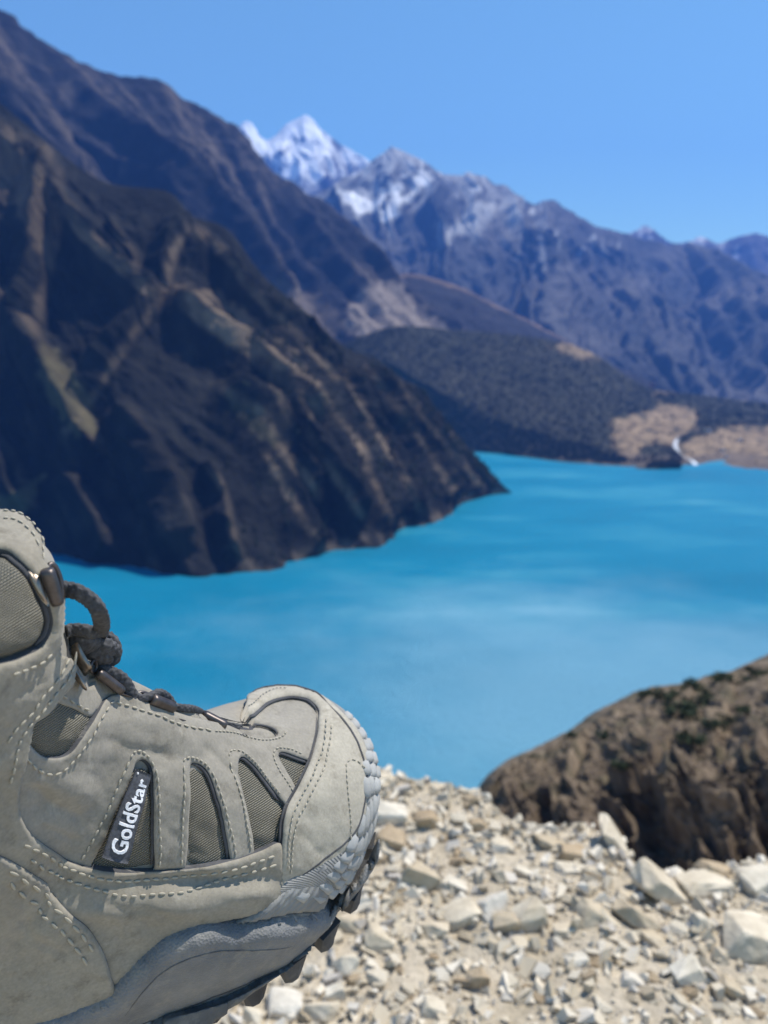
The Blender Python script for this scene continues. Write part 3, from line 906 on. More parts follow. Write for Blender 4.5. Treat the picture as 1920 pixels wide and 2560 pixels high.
# low scrub tufts over the hillside
r = np.random.default_rng(55); V = []; F = []
for _ in range(5200):
    i = r.integers(0, HP.shape[0] - 1); k = r.integers(40, HP.shape[1] - 8)
    q = HP[i, k] + r.normal(0, .1, 3); s = r.uniform(.12, .42)
    for t in range(3):
        a = r.normal(0, 1, 3); a /= np.linalg.norm(a); b = np.cross(a, (0, 0, 1)); b /= np.linalg.norm(b) + 1e-6; n0 = len(V)
        c = q + np.array([r.normal(0, s * .4), r.normal(0, s * .4), s * r.uniform(.2, .7)])
        V += [c + a * s * .5, c + b * s * .4, c - a * s * .5, c - b * s * .4]; F.append((n0, n0 + 1, n0 + 2, n0 + 3))
M['tuft'] = foliage_mat('dry_scrub_tufts', (.09, .07, .045), (.2, .15, .1))
tag(mesh_obj('dry_scrub', V, F, M['tuft'], smooth_shade=False), 'dry brown scrub tufts over the hillside on the right', 'scrub', kind='stuff')

# ------------------------------------------------------------------ gravel bank in the foreground
EDGE_PX = [(-600, 1960), (300, 1955), (800, 1950), (900, 1945), (960, 1938), (1010, 1952), (1080, 1962), (1150, 1978), (1210, 2003), (1290, 2058), (1340, 2066), (1400, 2052), (1480, 2052), (1530, 2075), (1560, 2150), (1600, 2185), (1660, 2192), (1780, 2206), (1850, 2165), (1920, 2150), (2300, 2150)]
ex = []; ey = []
for x, y in EDGE_PX:
    p = unproj(x, y, -CAMZ / ray(x, y)[2]); ex.append(p[0]); ey.append(p[1])
o = np.argsort(ex); ex = np.array(ex)[o]; ey = np.array(ey)[o]


def edge_y(x): return np.interp(x, ex, ey)


def gz(x, y):
    e = edge_y(x); t = y - e
    z = .035 * fbm(x * 2.2, y * 2.2, 5, 3) + .012 * fbm(x * 9, y * 9, 4, 8)
    z = z - np.clip(t, 0, None) * 1.05 - .18 * np.clip(t - .0, 0, .25)
    return z


gx = np.linspace(-1.9, 2.6, 380)
tv = np.r_[np.linspace(-1.6, .35, 250), np.array([.5, .8, 1.5, 3, 6, 12, 25, 50, 100, 190, 240])]
GX, TV = np.meshgrid(gx, tv, indexing='ij')
spread = 1 + np.clip(TV - .35, 0, None) * .9
GY = edge_y(GX) + TV
GXX = .35 + (GX - .35) * spread
GZ = gz(GX, GY)
struct(mesh_obj('gravel_bank', np.stack([GXX, GY, GZ], -1).reshape(-1, 3), grid_faces(*GX.shape), M['ground']), 'pale dusty scree bank in the foreground')
gbv = BVHTree.FromPolygons(np.stack([GXX, GY, GZ], -1).reshape(-1, 3).tolist(), [tuple(f) for f in grid_faces(*GX.shape).tolist()])


def rock_mesh(name, seed, dims, npts=13, sub=0, mat='stone'):
    r = np.random.default_rng(seed)
    bm = bmesh.new()
    for sx in (-1, 1):
        for sy in (-1, 1):
            for sz in (-1, 1):
                c = np.array([sx, sy, sz]) * r.uniform(.42, 1.0, 3)
                if r.random() < .3: c *= np.array([r.uniform(.5, .9), r.uniform(.5, .9), 1])
                bm.verts.new(c)
    for _ in range(max(0, npts - 8)):
        v = r.uniform(-1, 1, 3); k = r.integers(0, 2); v[k] = np.sign(v[k]) * r.uniform(.85, 1.05); v[2] *= .8
        bm.verts.new(v)
    bmesh.ops.convex_hull(bm, input=bm.verts)
    loose = [v for v in bm.verts if not v.link_faces]
    bmesh.ops.delete(bm, geom=loose, context='VERTS')
    if sub:
        bmesh.ops.bevel(bm, geom=list(bm.edges), offset=.08, segments=2, affect='EDGES', profile=.5)
        bmesh.ops.triangulate(bm, faces=bm.faces)
        bmesh.ops.subdivide_edges(bm, edges=[e for e in bm.edges if e.calc_length() > .35], cuts=2, use_grid_fill=True)
        bmesh.ops.triangulate(bm, faces=bm.faces)
    else:
        pass
    for v in bm.verts:
        c = np.array(v.co)
        if sub:
            n = fbm(np.array([c[0] * 1.7 + c[2]]), np.array([c[1] * 1.7 - c[2] * .7]), 4, seed)[0]
            c = c * (1 + .11 * n)
        v.co = c * np.asarray(dims)
    me = bpy.data.meshes.new(name); bm.to_mesh(me); bm.free()
    me.materials.append(M[mat])
    if sub: me.polygons.foreach_set('use_smooth', np.full(len(me.polygons), False))
    return me


GROUP = 'loose stones on the gravel bank'
BIG = [  # px, py, width, height, roll(deg in picture), material, label
    (1052, 2182, 112, 80, 28, 'stone', 'large tan stone tilted to the right beside the boot toe'),
    (1664, 2222, 196, 84, 38, 'stone', 'long pale slab lying tilted on the edge of the bank at right'),
    (1750, 2202, 128, 58, 8, 'stone', 'flat pale stone right of the long slab'),
    (1784, 2172, 84, 66, 20, 'stone_tan', 'brown stone standing behind the flat pale stone'),
    (1908, 2188, 130, 104, -10, 'stone_white', 'white block at the right edge of the picture'),
    (1878, 2326, 230, 96, 12, 'stone', 'largest flat pale boulder at the right edge'),
    (1592, 2292, 132, 58, 30, 'stone', 'tilted oblong stone left of the flat boulder'),
    (1490, 2282, 118, 68, 24, 'stone', 'oblong pale stone in the middle of the bank'),
    (1334, 2286, 88, 98, 60, 'stone', 'upright block with a dark shaded front'),
    (1232, 2256, 88, 60, -8, 'stone_white', 'pale rounded stone left of the upright block'),
    (1146, 2282, 114, 58, -18, 'stone', 'low wide stone leaning to the left below the tilted tan stone'),
    (1086, 2322, 84, 46, 10, 'stone', 'flat oblong stone in front of the low wide stone'),
    (1195, 2446, 60, 70, 70, 'stone_tan', 'brown wedge shaped stone near the bottom'),
    (1090, 2520, 74, 62, 25, 'stone', 'pale stone at the bottom edge right of the sole'),
    (1727, 2428, 86, 96, 62, 'stone_white', 'bright white block in the lower right'),
    (976, 2030, 84, 56, 4, 'stone_white', 'white block behind the boot toe casting a dark shadow'),
    (978, 2094, 76, 62, 12, 'stone_tan', 'brown block under the white block behind the toe'),
    (1056, 2046, 80, 64, -20, 'stone_tan', 'brown wedge on the skyline of the bank behind the toe'),
    (1428, 2130, 78, 50, 12, 'stone_tan', 'brown block below the far edge of the bank'),
    (1372, 2104, 90, 40, 22, 'stone', 'pale slab leaning against the brown block'),
    (1536, 2098, 124, 40, 58, 'stone', 'steeply slanted slab on the far edge of the bank'),
    (1428, 2170, 76, 26, 0, 'stone_white', 'thin flat stone below the brown block'),
    (1630, 2342, 84, 40, 4, 'stone', 'flat stone in front of the tilted oblong stone'),
    (1748, 2306, 80, 66, 35, 'stone_white', 'pale angular stone left of the flat boulder'),
    (1098, 1967, 54, 28, 0, 'stone', 'small flat stone on the skyline of the bank'),
    (956, 1946, 56, 38, 8, 'stone', 'leftmost stone on the skyline of the bank'),
    (1416, 2322, 74, 34, 2, 'stone', 'flat stone just right of the upright block'),
    (1140, 2212, 52, 40, 15, 'stone_white', 'small white stone right of the large tilted tan stone'),
    (1268, 2306, 74, 56, -14, 'stone', 'pale stone tucked left of the upright block'),
    (1376, 2070, 56, 30, -5, 'stone_white', 'small white stone on the far edge in front of the hillside'),
    (716, 2506, 96, 66, 18, 'stone_white', 'bright white stone below the boot sole'),
    (806, 2520, 88, 58, -8, 'stone', 'rounded tan stone beside the white stone below the sole'),
    (866, 2408, 76, 58, 10, 'stone_white', 'white stone right of the sole lugs'),
    (840, 2482, 54, 66, 75, 'stone_white', 'upright white stone above the rounded tan one'),
    (944, 2346, 80, 72, 30, 'stone', 'pale blocky stone a little below the toe'),
    (870, 2304, 58, 50, 15, 'stone', 'small stone peeping out under the toe lugs'),
    (942, 2442, 62, 56, 20, 'stone_white', 'pale chip in the middle between sole and flat stones'),
    (630, 2536, 74, 54, 22, 'stone', 'pale stone at the bottom edge under the sole'),
    (1560, 2240, 52, 36, 15, 'stone', 'small stone tucked under the left end of the long slab'),
    (1300, 2360, 60, 40, 12, 'stone', 'pale stone below the upright block'),
    (1440, 2400, 58, 40, -12, 'stone_white', 'white chip in the lower middle of the bank'),
    (1580, 2450, 62, 44, 20, 'stone_white', 'white chip left of the bright white block'),
    (1830, 2470, 70, 48, 28, 'stone', 'pale stone in the lower right below the flat boulder'),
    (1480, 2175, 58, 40, 22, 'stone', 'pale stone between the brown block and the long slab'),
    (1250, 2110, 60, 44, 18, 'stone', 'pale stone high on the bank left of the leaning slab'),
    (1190, 2060, 56, 40, -12, 'stone_tan', 'tan stone high on the bank near the water'),
    (1310, 2180, 52, 36, 8, 'stone_white', 'white chip in the upper middle of the bank'),
]
CAMQ = cam.rotation_euler.to_quaternion()


def place_stone(px, py, w, h, roll, me_or_mat, label, seed):
    q = cast(gbv, px, py + h * .2)
    if q is None:
        d = float(-CAMZ / ray(px, py + h * .2)[2]); q = unproj(px, py + h * .2, d)
    d = (q - CAM) @ FW
    W = w / FPX * d * .48; Hh = h / FPX * d * .47
    r = np.random.default_rng(seed)
    me = rock_mesh('stone', seed, (W * 1.08, W * r.uniform(.6, .85) if w > h * 1.4 else W * .8, Hh * 1.02), 14, 1, me_or_mat)
    ob = bpy.data.objects.new('stone', me); COL.objects.link(ob)
    ob.location = q + np.array([0, .0, Hh * .2])
    ob.rotation_euler = (math.radians(r.uniform(-25, 5)), math.radians(roll), math.radians(r.uniform(-18, 18)))
    tag(ob, label, 'stone', GROUP)
    return ob


for k, (x, y, w, h, roll, mt, lab) in enumerate(BIG):
    place_stone(x, y, w, h, roll, mt, lab, 300 + k)

# other loose stones: shared shapes
VAR = [rock_mesh('loose_stone', 700 + k, (1, RNG.uniform(.6, .9), RNG.uniform(.35, .62)), 9 + k % 4, 0, ['stone', 'stone', 'stone_white', 'stone', 'stone_tan'][k % 5]) for k in range(15)]
bigp = np.array([(b[0], b[1], max(b[2], b[3])) for b in BIG], float)
cnt = 0; tries = 0
r = np.random.default_rng(91)
while cnt < 250 and tries < 6000:
    tries += 1
    px = r.uniform(640, 1915); py = r.uniform(1960, 2550)
    d = np.hypot(bigp[:, 0] - px, bigp[:, 1] - py) / bigp[:, 2]
    if d.min() < .5: continue
    if px < 960 and py < 2560 - (px - 480) * .95: continue
    q = cast(gbv, px, py)
    if q is None or q[1] > edge_y(q[0]) + .02: continue
    dd = (q - CAM) @ FW
    s = 8 + 22 * r.random() ** 2.0
    ob = bpy.data.objects.new('stone', VAR[r.integers(0, 15)]); COL.objects.link(ob)
    R = s / FPX * dd
    ob.scale = (R, R, R * r.uniform(.7, 1.1)); ob.location = q + np.array([0, 0, R * .2])
    ob.rotation_euler = (r.uniform(-.5, .5), r.uniform(-.5, .6), r.uniform(0, 6.28))
    kind_ = {'white_limestone': 'small white limestone chip', 'tan_limestone': 'small tan stone chip', 'pale_limestone': 'small cream coloured stone chip'}[ob.data.materials[0].name]
    where = 'on the far rim of the bank' if py < 2080 else 'just right of the lugged sole' if px < 1010 else 'below the large flat boulder' if px > 1640 and py > 2340 else 'beside the long slab at right' if px > 1520 and py < 2340 else 'on the upper part of the bank' if py < 2240 else 'among the gravel in the middle' if py < 2400 else 'among the gravel near the bottom edge'
    tag(ob, kind_ + ' ' + where, 'stone', GROUP)
    cnt += 1
# fine gravel as one mass
V = []; F = []
BOX = np.array([(x, y, z) for x in (-1, 1) for y in (-1, 1) for z in (-1, 1)], float)
of = [(0, 1, 3, 2), (4, 6, 7, 5), (0, 4, 5, 1), (2, 3, 7, 6), (0, 2, 6, 4), (1, 5, 7, 3)]
n = 17000
gxs = r.uniform(-.9, 1.75, n); gts = -1.35 * r.random(n) ** 1.1 + .06
gys = edge_y(gxs) + gts
gzs = gz(gxs, gys)
for k in range(n):
    s = .003 + .014 * r.random() ** 3.0
    A = r.normal(0, 1, (3, 3)) * .5 + np.diag([0, 0, 1.4]); Q, _ = np.linalg.qr(A)
    P = BOX * r.uniform(.3, 1.0, (8, 3)) * np.array([1.2, .85, .5]) * s
    P = P @ Q.T + np.array([gxs[k], gys[k], gzs[k] + s * .25])
    b = len(V); V += P.tolist(); F += [tuple(q + b for q in f) for f in of]
tag(mesh_obj('gravel', V, F, M['gravel'], smooth_shade=False), 'fine pale gravel chips covering the bank', 'gravel', kind='stuff')

# ------------------------------------------------------------------ the boot
_a, _w, _t = math.radians(10), math.radians(30), math.radians(30)
BF = np.array([math.cos(_a) * math.cos(_w), math.sin(_a) * math.cos(_w), -math.sin(_w)])
BL = np.array([0, -math.sin(_t), math.cos(_t)]); BL = BL - BF * (BL @ BF); BL /= np.linalg.norm(BL)
BU = np.cross(BL, BF); BU = BU if BU[1] > 0 else -BU
BO = np.array([(640 - 960) / FPX, (1280 - 2450) / FPX, -1.]) * .30


def c2w(c): return c[..., :1] * RT + c[..., 1:2] * UPV - c[..., 2:3] * FW


def boot_w(P):                       # boot centimetres (forward, lateral, up) -> world
    P = np.asarray(P, float)
    return CAM + c2w(BO + .01 * (P[..., :1] * BF + P[..., 1:2] * BL + P[..., 2:3] * BU))


WF, WL, WU = [c2w(v[None])[0] for v in (BF, BL, BU)]
NO = 400
OUT = catmull([(-20.5, -2.6), (-17, -1.4), (-12, -1.1), (-8, -1.0), (-4, -.7), (-1, -.3), (1.5, -.35), (3.5, -.85), (5.1, -1.85), (6.3, -3.3), (6.85, -5.0), (6.75, -6.8), (6.0, -8.5), (4.6, -9.6), (2.5, -10.1), (0, -9.9), (-4, -9.5), (-9, -8.9), (-14, -8.8), (-18, -8.6), (-20.8, -7.2), (-21.8, -5)], NO, True)


def spring(x): return .035 * np.clip(x + 1.0, 0, None) ** 2


SPX = [-22, -16, -10, -7.5, -5.5, -4, -2, 0, 2, 3, 4.2]
SPZ = [9, 12, 14.5, 14.9, 14.4, 13.3, 11.0, 8.9, 7.4, 7.1, 6.7]


def spine(x):
    xs = np.where(x > 0, x - .055 * np.clip(x, 0, None) ** 2, x)
    return np.stack([xs, np.full_like(xs, -5.2), np.interp(xs, SPX, SPZ)], -1)


def hull(iu, v):
    iu = np.asarray(iu, float) % NO; v = np.asarray(v, float)
    i0 = np.floor(iu).astype(int) % NO; fr = (iu - np.floor(iu))[..., None]
    o = OUT[i0] * (1 - fr) + OUT[(i0 + 1) % NO] * fr
    x = o[..., 0]; zb = spring(x); zw = zb + 2.7
    S = spine(x); n = np.interp(x, [-12, -5, -1, 2, 5, 7], [1.35, 1.4, 1.55, 1.9, 2.15, 2.2])
    med = smooth(-6.0, -8.0, o[..., 1]); n = n - med * np.interp(x, [-8, -3, 0, 2], [.25, .3, .2, 0])
    vv = np.clip(v, 0, 1) * math.pi / 2
    a = 1 - np.cos(vv) ** (2 / n); b = np.sin(vv) ** (2 / n)
    P = np.stack([x + (S[..., 0] - x) * a, o[..., 1] + (S[..., 1] - o[..., 1]) * a, zw + (S[..., 2] - zw) * b], -1)
    w = np.clip(-v, 0, 1)[..., None]
    D = np.stack([x, o[..., 1], zb + .25], -1); c = np.stack([x * 0 - 3, x * 0 - 5.1, zb], -1)
    D = D + (c - D) * np.array([.02, .05, 0])
    return P + (D - P) * w


SH = [(6, -10.5, -5.0, 4.6, 3.9), (9.5, -10.4, -5.0, 6.6, 3.8), (11.5, -10.5, -5.0, 6.8, 3.75), (13, -10.6, -5.0, 6.25, 3.75), (14.3, -10.7, -5.0, 5.85, 3.8), (15.6, -10.7, -5.0, 5.55, 3.85), (16.8, -10.7, -5.0, 5.6, 3.95), (17.8, -10.7, -5.0, 5.5, 3.9), (18.6, -10.7, -5, 4.9, 3.3), (19.05, -10.7, -5, 2.9, 1.9)]


def boot_base():
    nu, nv = 200, 40
    vs = np.r_[np.linspace(-1, 0, 8, endpoint=False), np.linspace(0, .985, nv)]
    A, B = np.meshgrid(np.arange(nu) * NO / nu, vs, indexing='ij')
    V = hull(A, B).reshape(-1, 3); m = len(vs)
    F = [list(f) for f in grid_faces(nu, m, 0, True).tolist()]
    F.append([i * m for i in range(nu)][::-1]); F.append([i * m + m - 1 for i in range(nu)])
    W = []; n = 64; b = len(V)
    for z, cx, cy, rx, ry in SH:
        for k in range(n):
            t = 2 * math.pi * k / n; W.append((cx + rx * math.cos(t), cy + ry * math.sin(t), z))
    for s in range(len(SH) - 1):
        for k in range(n):
            l = (k + 1) % n; F.append([b + s * n + k, b + s * n + l, b + (s + 1) * n + l, b + (s + 1) * n + k])
    F.append([b + k for k in range(n)][::-1]); F.append([b + (len(SH) - 1) * n + k for k in range(n)])
    me = bpy.data.meshes.new('tmp'); me.from_pydata(np.vstack([V, np.array(W)]).tolist(), [], F); me.update()
    ob = bpy.data.objects.new('tmp', me); COL.objects.link(ob)
    rm = ob.modifiers.new('r', 'REMESH'); rm.mode = 'VOXEL'; rm.voxel_size = .15
    sm = ob.modifiers.new('s', 'SMOOTH'); sm.factor = .5; sm.iterations = 18
    m2 = bpy.data.meshes.new_from_object(ob.evaluated_get(bpy.context.evaluated_depsgraph_get()))
    bpy.data.objects.remove(ob)
    co = np.empty(len(m2.vertices) * 3); m2.vertices.foreach_get('co', co)
    return boot_w(co.reshape(-1, 3)), [tuple(p.vertices) for p in m2.polygons]


BV, BFACES = boot_base()
bbv = BVHTree.FromPolygons(BV.tolist(), BFACES)
BLOC = boot_w(np.array([-18.0, -5.0, -.3]))
BOOT = bpy.data.objects.new('hiking_boot', None); COL.objects.link(BOOT); BOOT.location = BLOC
tag(BOOT, 'grey nubuck hiking boot with dark laces and a lugged sole, seen from its side', 'boot')


def bpart(name, V, F, mats, parent=None, **kw):
    return mesh_obj(name, V, F, mats, parent or BOOT, loc=BLOC, **kw)


# depth and normal maps of the boot as traced through the picture grid
X0, Y0, ST = -140, 1230, 4
NXG, NYG = 290, 390
GXp = X0 + ST * np.arange(NXG); GYp = Y0 + ST * np.arange(NYG)
DEP = np.full((NYG, NXG), np.nan)
_o = Vector(CAM)
for j in range(NYG):
    R_ = ray(GXp, np.full(NXG, GYp[j]))
    for i in range(NXG):
        h = bbv.ray_cast(_o, Vector(R_[i]))
        if h[0] is not None: DEP[j, i] = (np.array(h[0]) - CAM) @ FW
VALID = ~np.isnan(DEP)


def fill(A, it):
    A = A.copy()
    for _ in range(it):
        bad = np.isnan(A)
        if not bad.any(): break
        Pd = np.pad(A, 1, constant_values=np.nan)
        nb = np.stack([Pd[:-2, 1:-1], Pd[2:, 1:-1], Pd[1:-1, :-2], Pd[1:-1, 2:]])
        with np.errstate(all='ignore'):
            import warnings
            with warnings.catch_warnings():
                warnings.simplefilter('ignore'); mn = np.nanmean(nb, 0)
        A[bad] = mn[bad]
    return A


DEP = fill(DEP, 60)
DEP[np.isnan(DEP)] = np.nanmax(DEP)


def blur(A, it):
    for _ in range(it):
        P_ = np.pad(A, [(1, 1), (1, 1)] + [(0, 0)] * (A.ndim - 2), mode='edge')
        A = (P_[:-2, 1:-1] + P_[2:, 1:-1] + P_[1:-1, :-2] + P_[1:-1, 2:] + 2 * A) / 6
    return A


_PX, _PY = np.meshgrid(GXp, GYp)
DEP_RAW = DEP
DEP = blur(DEP, 5)
POS = CAM + (FW + ((_PX - 960) / FPX)[..., None] * RT + ((1280 - _PY) / FPX)[..., None] * UPV) * DEP[..., None]
NRM = np.cross(np.gradient(POS, axis=1), np.gradient(POS, axis=0))
NRM[(NRM @ FW) > 0] *= -1
NRM /= np.linalg.norm(NRM, axis=2, keepdims=True) + 1e-12
NRM = blur(NRM, 6); NRM /= np.linalg.norm(NRM, axis=2, keepdims=True) + 1e-12
DENTS = [(400, 1890, 60, 30, -.0016), (110, 2000, 70, 40, -.002), (330, 1800, 90, 30, .0012), (170, 1980, 60, 40, .0014), (600, 2215, 60, 22, .0022), (500, 2188, 210, 20, -.0032), (470, 2246, 200, 30, .0022), (640, 2200, 46, 20, .0016), (90, 2290, 90, 60, .002), (230, 2250, 70, 34, .0016), (100, 1400, 22, 26, -.0022), (640, 1830, 40, 20, -.0012), (505, 1890, 30, 30, -.001), (770, 2000, 70, 60, .0012)]


CREASES = [(500, 1868, 600, 1952, 7, -.0011), (540, 1856, 588, 1888, 5, -.0007), (610, 1862, 660, 1882, 5, -.0006), (250, 1850, 420, 1890, 12, -.0009), (70, 1960, 190, 2040, 14, -.0012), (90, 2060, 190, 2090, 9, -.0008), (60, 1690, 130, 1600, 8, -.001), (20, 1720, 80, 1690, 7, -.0009), (230, 2230, 420, 2262, 10, -.0009), (20, 2260, 150, 2350, 14, -.0011), (720, 2080, 800, 2130, 9, -.0006), (640, 1790, 720, 1800, 7, -.0006)]


def wob(p):
    x = p[:, 0]; y = p[:, 1]
    w = .0010 * fbm(x / 120, y / 95, 3, 77) + .00016 * fbm(x / 34, y / 30, 3, 78)
    for x1, y1, x2, y2, wd, a in CREASES:
        L_ = math.hypot(x2 - x1, y2 - y1); tx, ty = (x2 - x1) / L_, (y2 - y1) / L_
        u = (x - x1) * tx + (y - y1) * ty; v = -(x - x1) * ty + (y - y1) * tx + 3 * np.sin(u / 17)
        w = w + .6 * a * np.exp(-(v / wd) ** 2) * smooth(-12, 14, u) * smooth(L_ + 12, L_ - 14, u)
    for cx, cy, sx, sy, a in DENTS: w = w + a * np.exp(-((x - cx) / sx) ** 2 - ((y - cy) / sy) ** 2)
    return w


def samp(p):
    p = np.asarray(p, float)
    u = np.clip((p[:, 0] - X0) / ST, 0, NXG - 1.001); v = np.clip((p[:, 1] - Y0) / ST, 0, NYG - 1.001)
    i = u.astype(int); j = v.astype(int); fu = u - i; fv = v - j

    def g(A):
        e = (1,) * 0
        a, b, c, d = A[j, i], A[j, i + 1], A[j + 1, i], A[j + 1, i + 1]
        if A.ndim == 3: U_, V_ = fu[:, None], fv[:, None]
        else: U_, V_ = fu, fv
        return (a * (1 - U_) + b * U_) * (1 - V_) + (c * (1 - U_) + d * U_) * V_
    d = g(DEP); n = g(NRM); n /= np.linalg.norm(n, axis=1, keepdims=True)
    P = CAM + (FW + ((p[:, 0] - 960) / FPX)[:, None] * RT + ((1280 - p[:, 1]) / FPX)[:, None] * UPV) * d[:, None]
    return P + n * wob(p)[:, None], n


def on(p, h):
    P, n = samp(np.atleast_2d(np.asarray(p, float)))
    return P + n * np.asarray(h, float).reshape(-1, 1)


HEIGHT = []      # (outer, holes, H) of every raised piece, in stacking order


def resample(poly, step, curved=True):
    P = np.asarray(poly, float)
    if curved: P = catmull(P, max(8, int(np.linalg.norm(np.diff(np.vstack([P, P[0]]), axis=0), axis=1).sum() / step)), True)
    else:
        Q = []
        for a, b in zip(P, np.roll(P, -1, 0)):
            k = max(1, int(np.linalg.norm(b - a) / step)); Q += [a + (b - a) * t / k for t in range(k)]
        P = np.array(Q)
    return P


def panel(name, outer, holes, H, mat, edge=7., step=7., curved=True, grid=7., base=-.0006, puff=0., puff_r=40., parent=None, low=.62, edgemat='leather_edge', lab=None, base_h=None):
    lo = [resample(outer, step, curved)] + [resample(h, step) for h in holes]
    bx0, by0 = lo[0].min(0); bx1, by1 = lo[0].max(0)
    gx_, gy_ = np.meshgrid(np.arange(bx0, bx1, grid), np.arange(by0, by1, grid))
    gx_ = gx_ + (np.arange(gx_.shape[0]) % 2)[:, None] * grid * .5
    G = np.stack([gx_.ravel(), gy_.ravel()], 1)
    ins = inpoly(G, lo[0])
    for h in lo[1:]: ins &= ~inpoly(G, h)
    G = G[ins]; dG = polydist(G, lo); G = G[dG > grid * .45]; dG = dG[dG > grid * .45]
    # ring just inside the edge gives the rounded lip
    nb = [len(l) for l in lo]; B = np.vstack(lo)
    E = []; s = 0
    for l in nb:
        E += [(s + k, s + (k + 1) % l) for k in range(l)]; s += l
    pts = np.vstack([B, G])
    res = delaunay_2d_cdt([Vector(p) for p in pts], E, [], 0, 1e-4)
    vo = np.array([tuple(v) for v in res[0]]); fo = [f for f in res[2]]
    cen = np.array([vo[list(f)].mean(0) for f in fo])
    keep = inpoly(cen, lo[0])
    for h in lo[1:]: keep &= ~inpoly(cen, h)
    fo = [f for f, k in zip(fo, keep) if k]
    d = polydist(vo, lo)
    t = np.clip(d / edge, 0, 1)
    h = H * (low + (1 - low) * np.sqrt(1 - (1 - t) ** 2))
    if puff: h = h + puff * smooth(0, puff_r, d)
    P, n = samp(vo)
    if base_h is not None: h = h + base_h(vo)
    V = P + n * h[:, None]
    # orient faces to the camera
    F = []
    for f in fo:
        a, b, c = vo[f[0]], vo[f[1]], vo[f[2]]
        F.append(tuple(f) if (b[0] - a[0]) * (c[1] - a[1]) - (b[1] - a[1]) * (c[0] - a[0]) < 0 else tuple(f[::-1]))
    # side walls: boundary edges used by one face only
    cnt = {}
    for f in F:
        for a, b in zip(f, f[1:] + f[:1]): cnt[(a, b)] = 1
    bd = [(a, b) for (a, b) in cnt if (b, a) not in cnt]
    low_id = {}; VL = []
    for a, b in bd:
        for q in (a, b):
            if q not in low_id:
                low_id[q] = len(V) + len(VL); VL.append(P[q] + n[q] * base)
    nf = len(F)
    W = [(b, a, low_id[a], low_id[b]) for a, b in bd]
    uv = np.vstack([vo / 100.] + ([vo[list(low_id.keys())] / 100.] if low_id else []))
    ob = bpart(name, np.vstack([V, np.array(VL)]) if VL else V, F + W, [M[mat], M[edgemat]], parent, uv=uv, midx=[0] * nf + [1] * len(W))
    # keep the cut edges crisp
    if lab: ob['label'] = lab
    HEIGHT.append((lo[0], lo[1:], H + (puff if puff else 0)))
    return ob


def surf_h(p):
    p = np.atleast_2d(np.asarray(p, float)); h = np.zeros(len(p))
    for o_, hs, H in HEIGHT:
        m = inpoly(p, o_)
        for q in hs: m &= ~inpoly(p, q)
        h[m] = np.maximum(h[m], H)
    return h


upper = bpart('upper', BV, BFACES, M['leather'])

W1 = [(330, 1914), (340, 1901), (353, 1897), (366, 1905), (374, 1924), (377, 2000), (379, 2100), (376, 2175), (300, 2176), (228, 2162), (237, 2130), (257, 2090), (282, 2030), (308, 1972)]
W2 = [(468, 1919), (473, 1909), (486, 1908), (506, 1922), (520, 1949), (533, 1988), (546, 2028), (556, 2071), (564, 2111), (567, 2168), (515, 2178), (464, 2180), (465, 2100), (466, 2000), (466, 1940)]
W3 = [(588, 1909), (592, 1899), (602, 1897), (619, 1909), (636, 1925), (656, 1952), (675, 1978), (692, 2000), (703, 2020), (699, 2060), (696, 2120), (660, 2135), (634, 2142), (626, 2094), (616, 2051), (606, 2012), (596, 1972), (589, 1939)]
W4 = [(689, 1896), (695, 1888), (712, 1889), (735, 1897), (768, 1910), (770, 1922), (752, 1955), (740, 1978), (732, 1976), (722, 1955), (709, 1932), (696, 1913)]
ANK = [(66, 1803), (100, 1778), (134, 1752), (176, 1770), (216, 1791), (202, 1822), (181, 1853), (163, 1877), (136, 1889), (99, 1886), (72, 1865), (58, 1845)]
SHW = [(-90, 1398), (-40, 1396), (0, 1400), (24, 1408), (51, 1440), (75, 1479), (93, 1515), (102, 1551), (96, 1584), (75, 1613), (39, 1632), (0, 1644), (-40, 1650), (-90, 1652)]


def grow(poly, g):
    P = np.asarray(poly, float); c = P.mean(0); d = P - c
    return (c + d * (1 + g / (np.linalg.norm(d, axis=1, keepdims=True) + 1e-6))).tolist()


for wdw, pf, lab in ((W1, .0004, None), (W2, .0005, None), (W3, .0005, None), (W4, .0002, None), (ANK, .001, None), (SHW, .0028, None)):
    panel('mesh_panel', grow(wdw, 10), [], .0003, 'fabric', puff=pf, puff_r=35, edgemat='fabric')
HEIGHT.clear()

THROAT = [(500, 1806), (560, 1822), (600, 1838), (630, 1850), (665, 1854), (687, 1845), (684, 1834), (665, 1824), (640, 1818), (609, 1815), (585, 1813)]
SIDE = [(52, 1842), (72, 1865), (99, 1886), (136, 1889), (163, 1877), (181, 1853), (202, 1822), (223, 1792), (238, 1765), (250, 1751), (271, 1740), (301, 1741), (362, 1759), (434, 1790)] + THROAT + \
       [(600, 1806), (625, 1799), (650, 1780), (690, 1756), (740, 1753), (780, 1770), (802, 1800), (797, 1850), (778, 1912), (746, 1975), (716, 2020), (706, 2060), (704, 2130), (640, 2138), (566, 2158), (450, 2184), (353, 2186), (289, 2182), (221, 2168), (160, 2148), (100, 2116), (56, 2078), (28, 2025), (24, 1956), (38, 1885)]
EYE = [(172, 1622), (165, 1681), (143, 1730), (138, 1754), (176, 1771), (218, 1792), (238, 1772), (252, 1758), (301, 1750), (362, 1770), (434, 1802), (500, 1818), (560, 1834), (600, 1850), (640, 1858), (690, 1852), (690, 1834), (655, 1816), (600, 1806), (560, 1800), (520, 1788), (470, 1772), (400, 1752), (330, 1726), (270, 1690), (220, 1650), (195, 1622)]
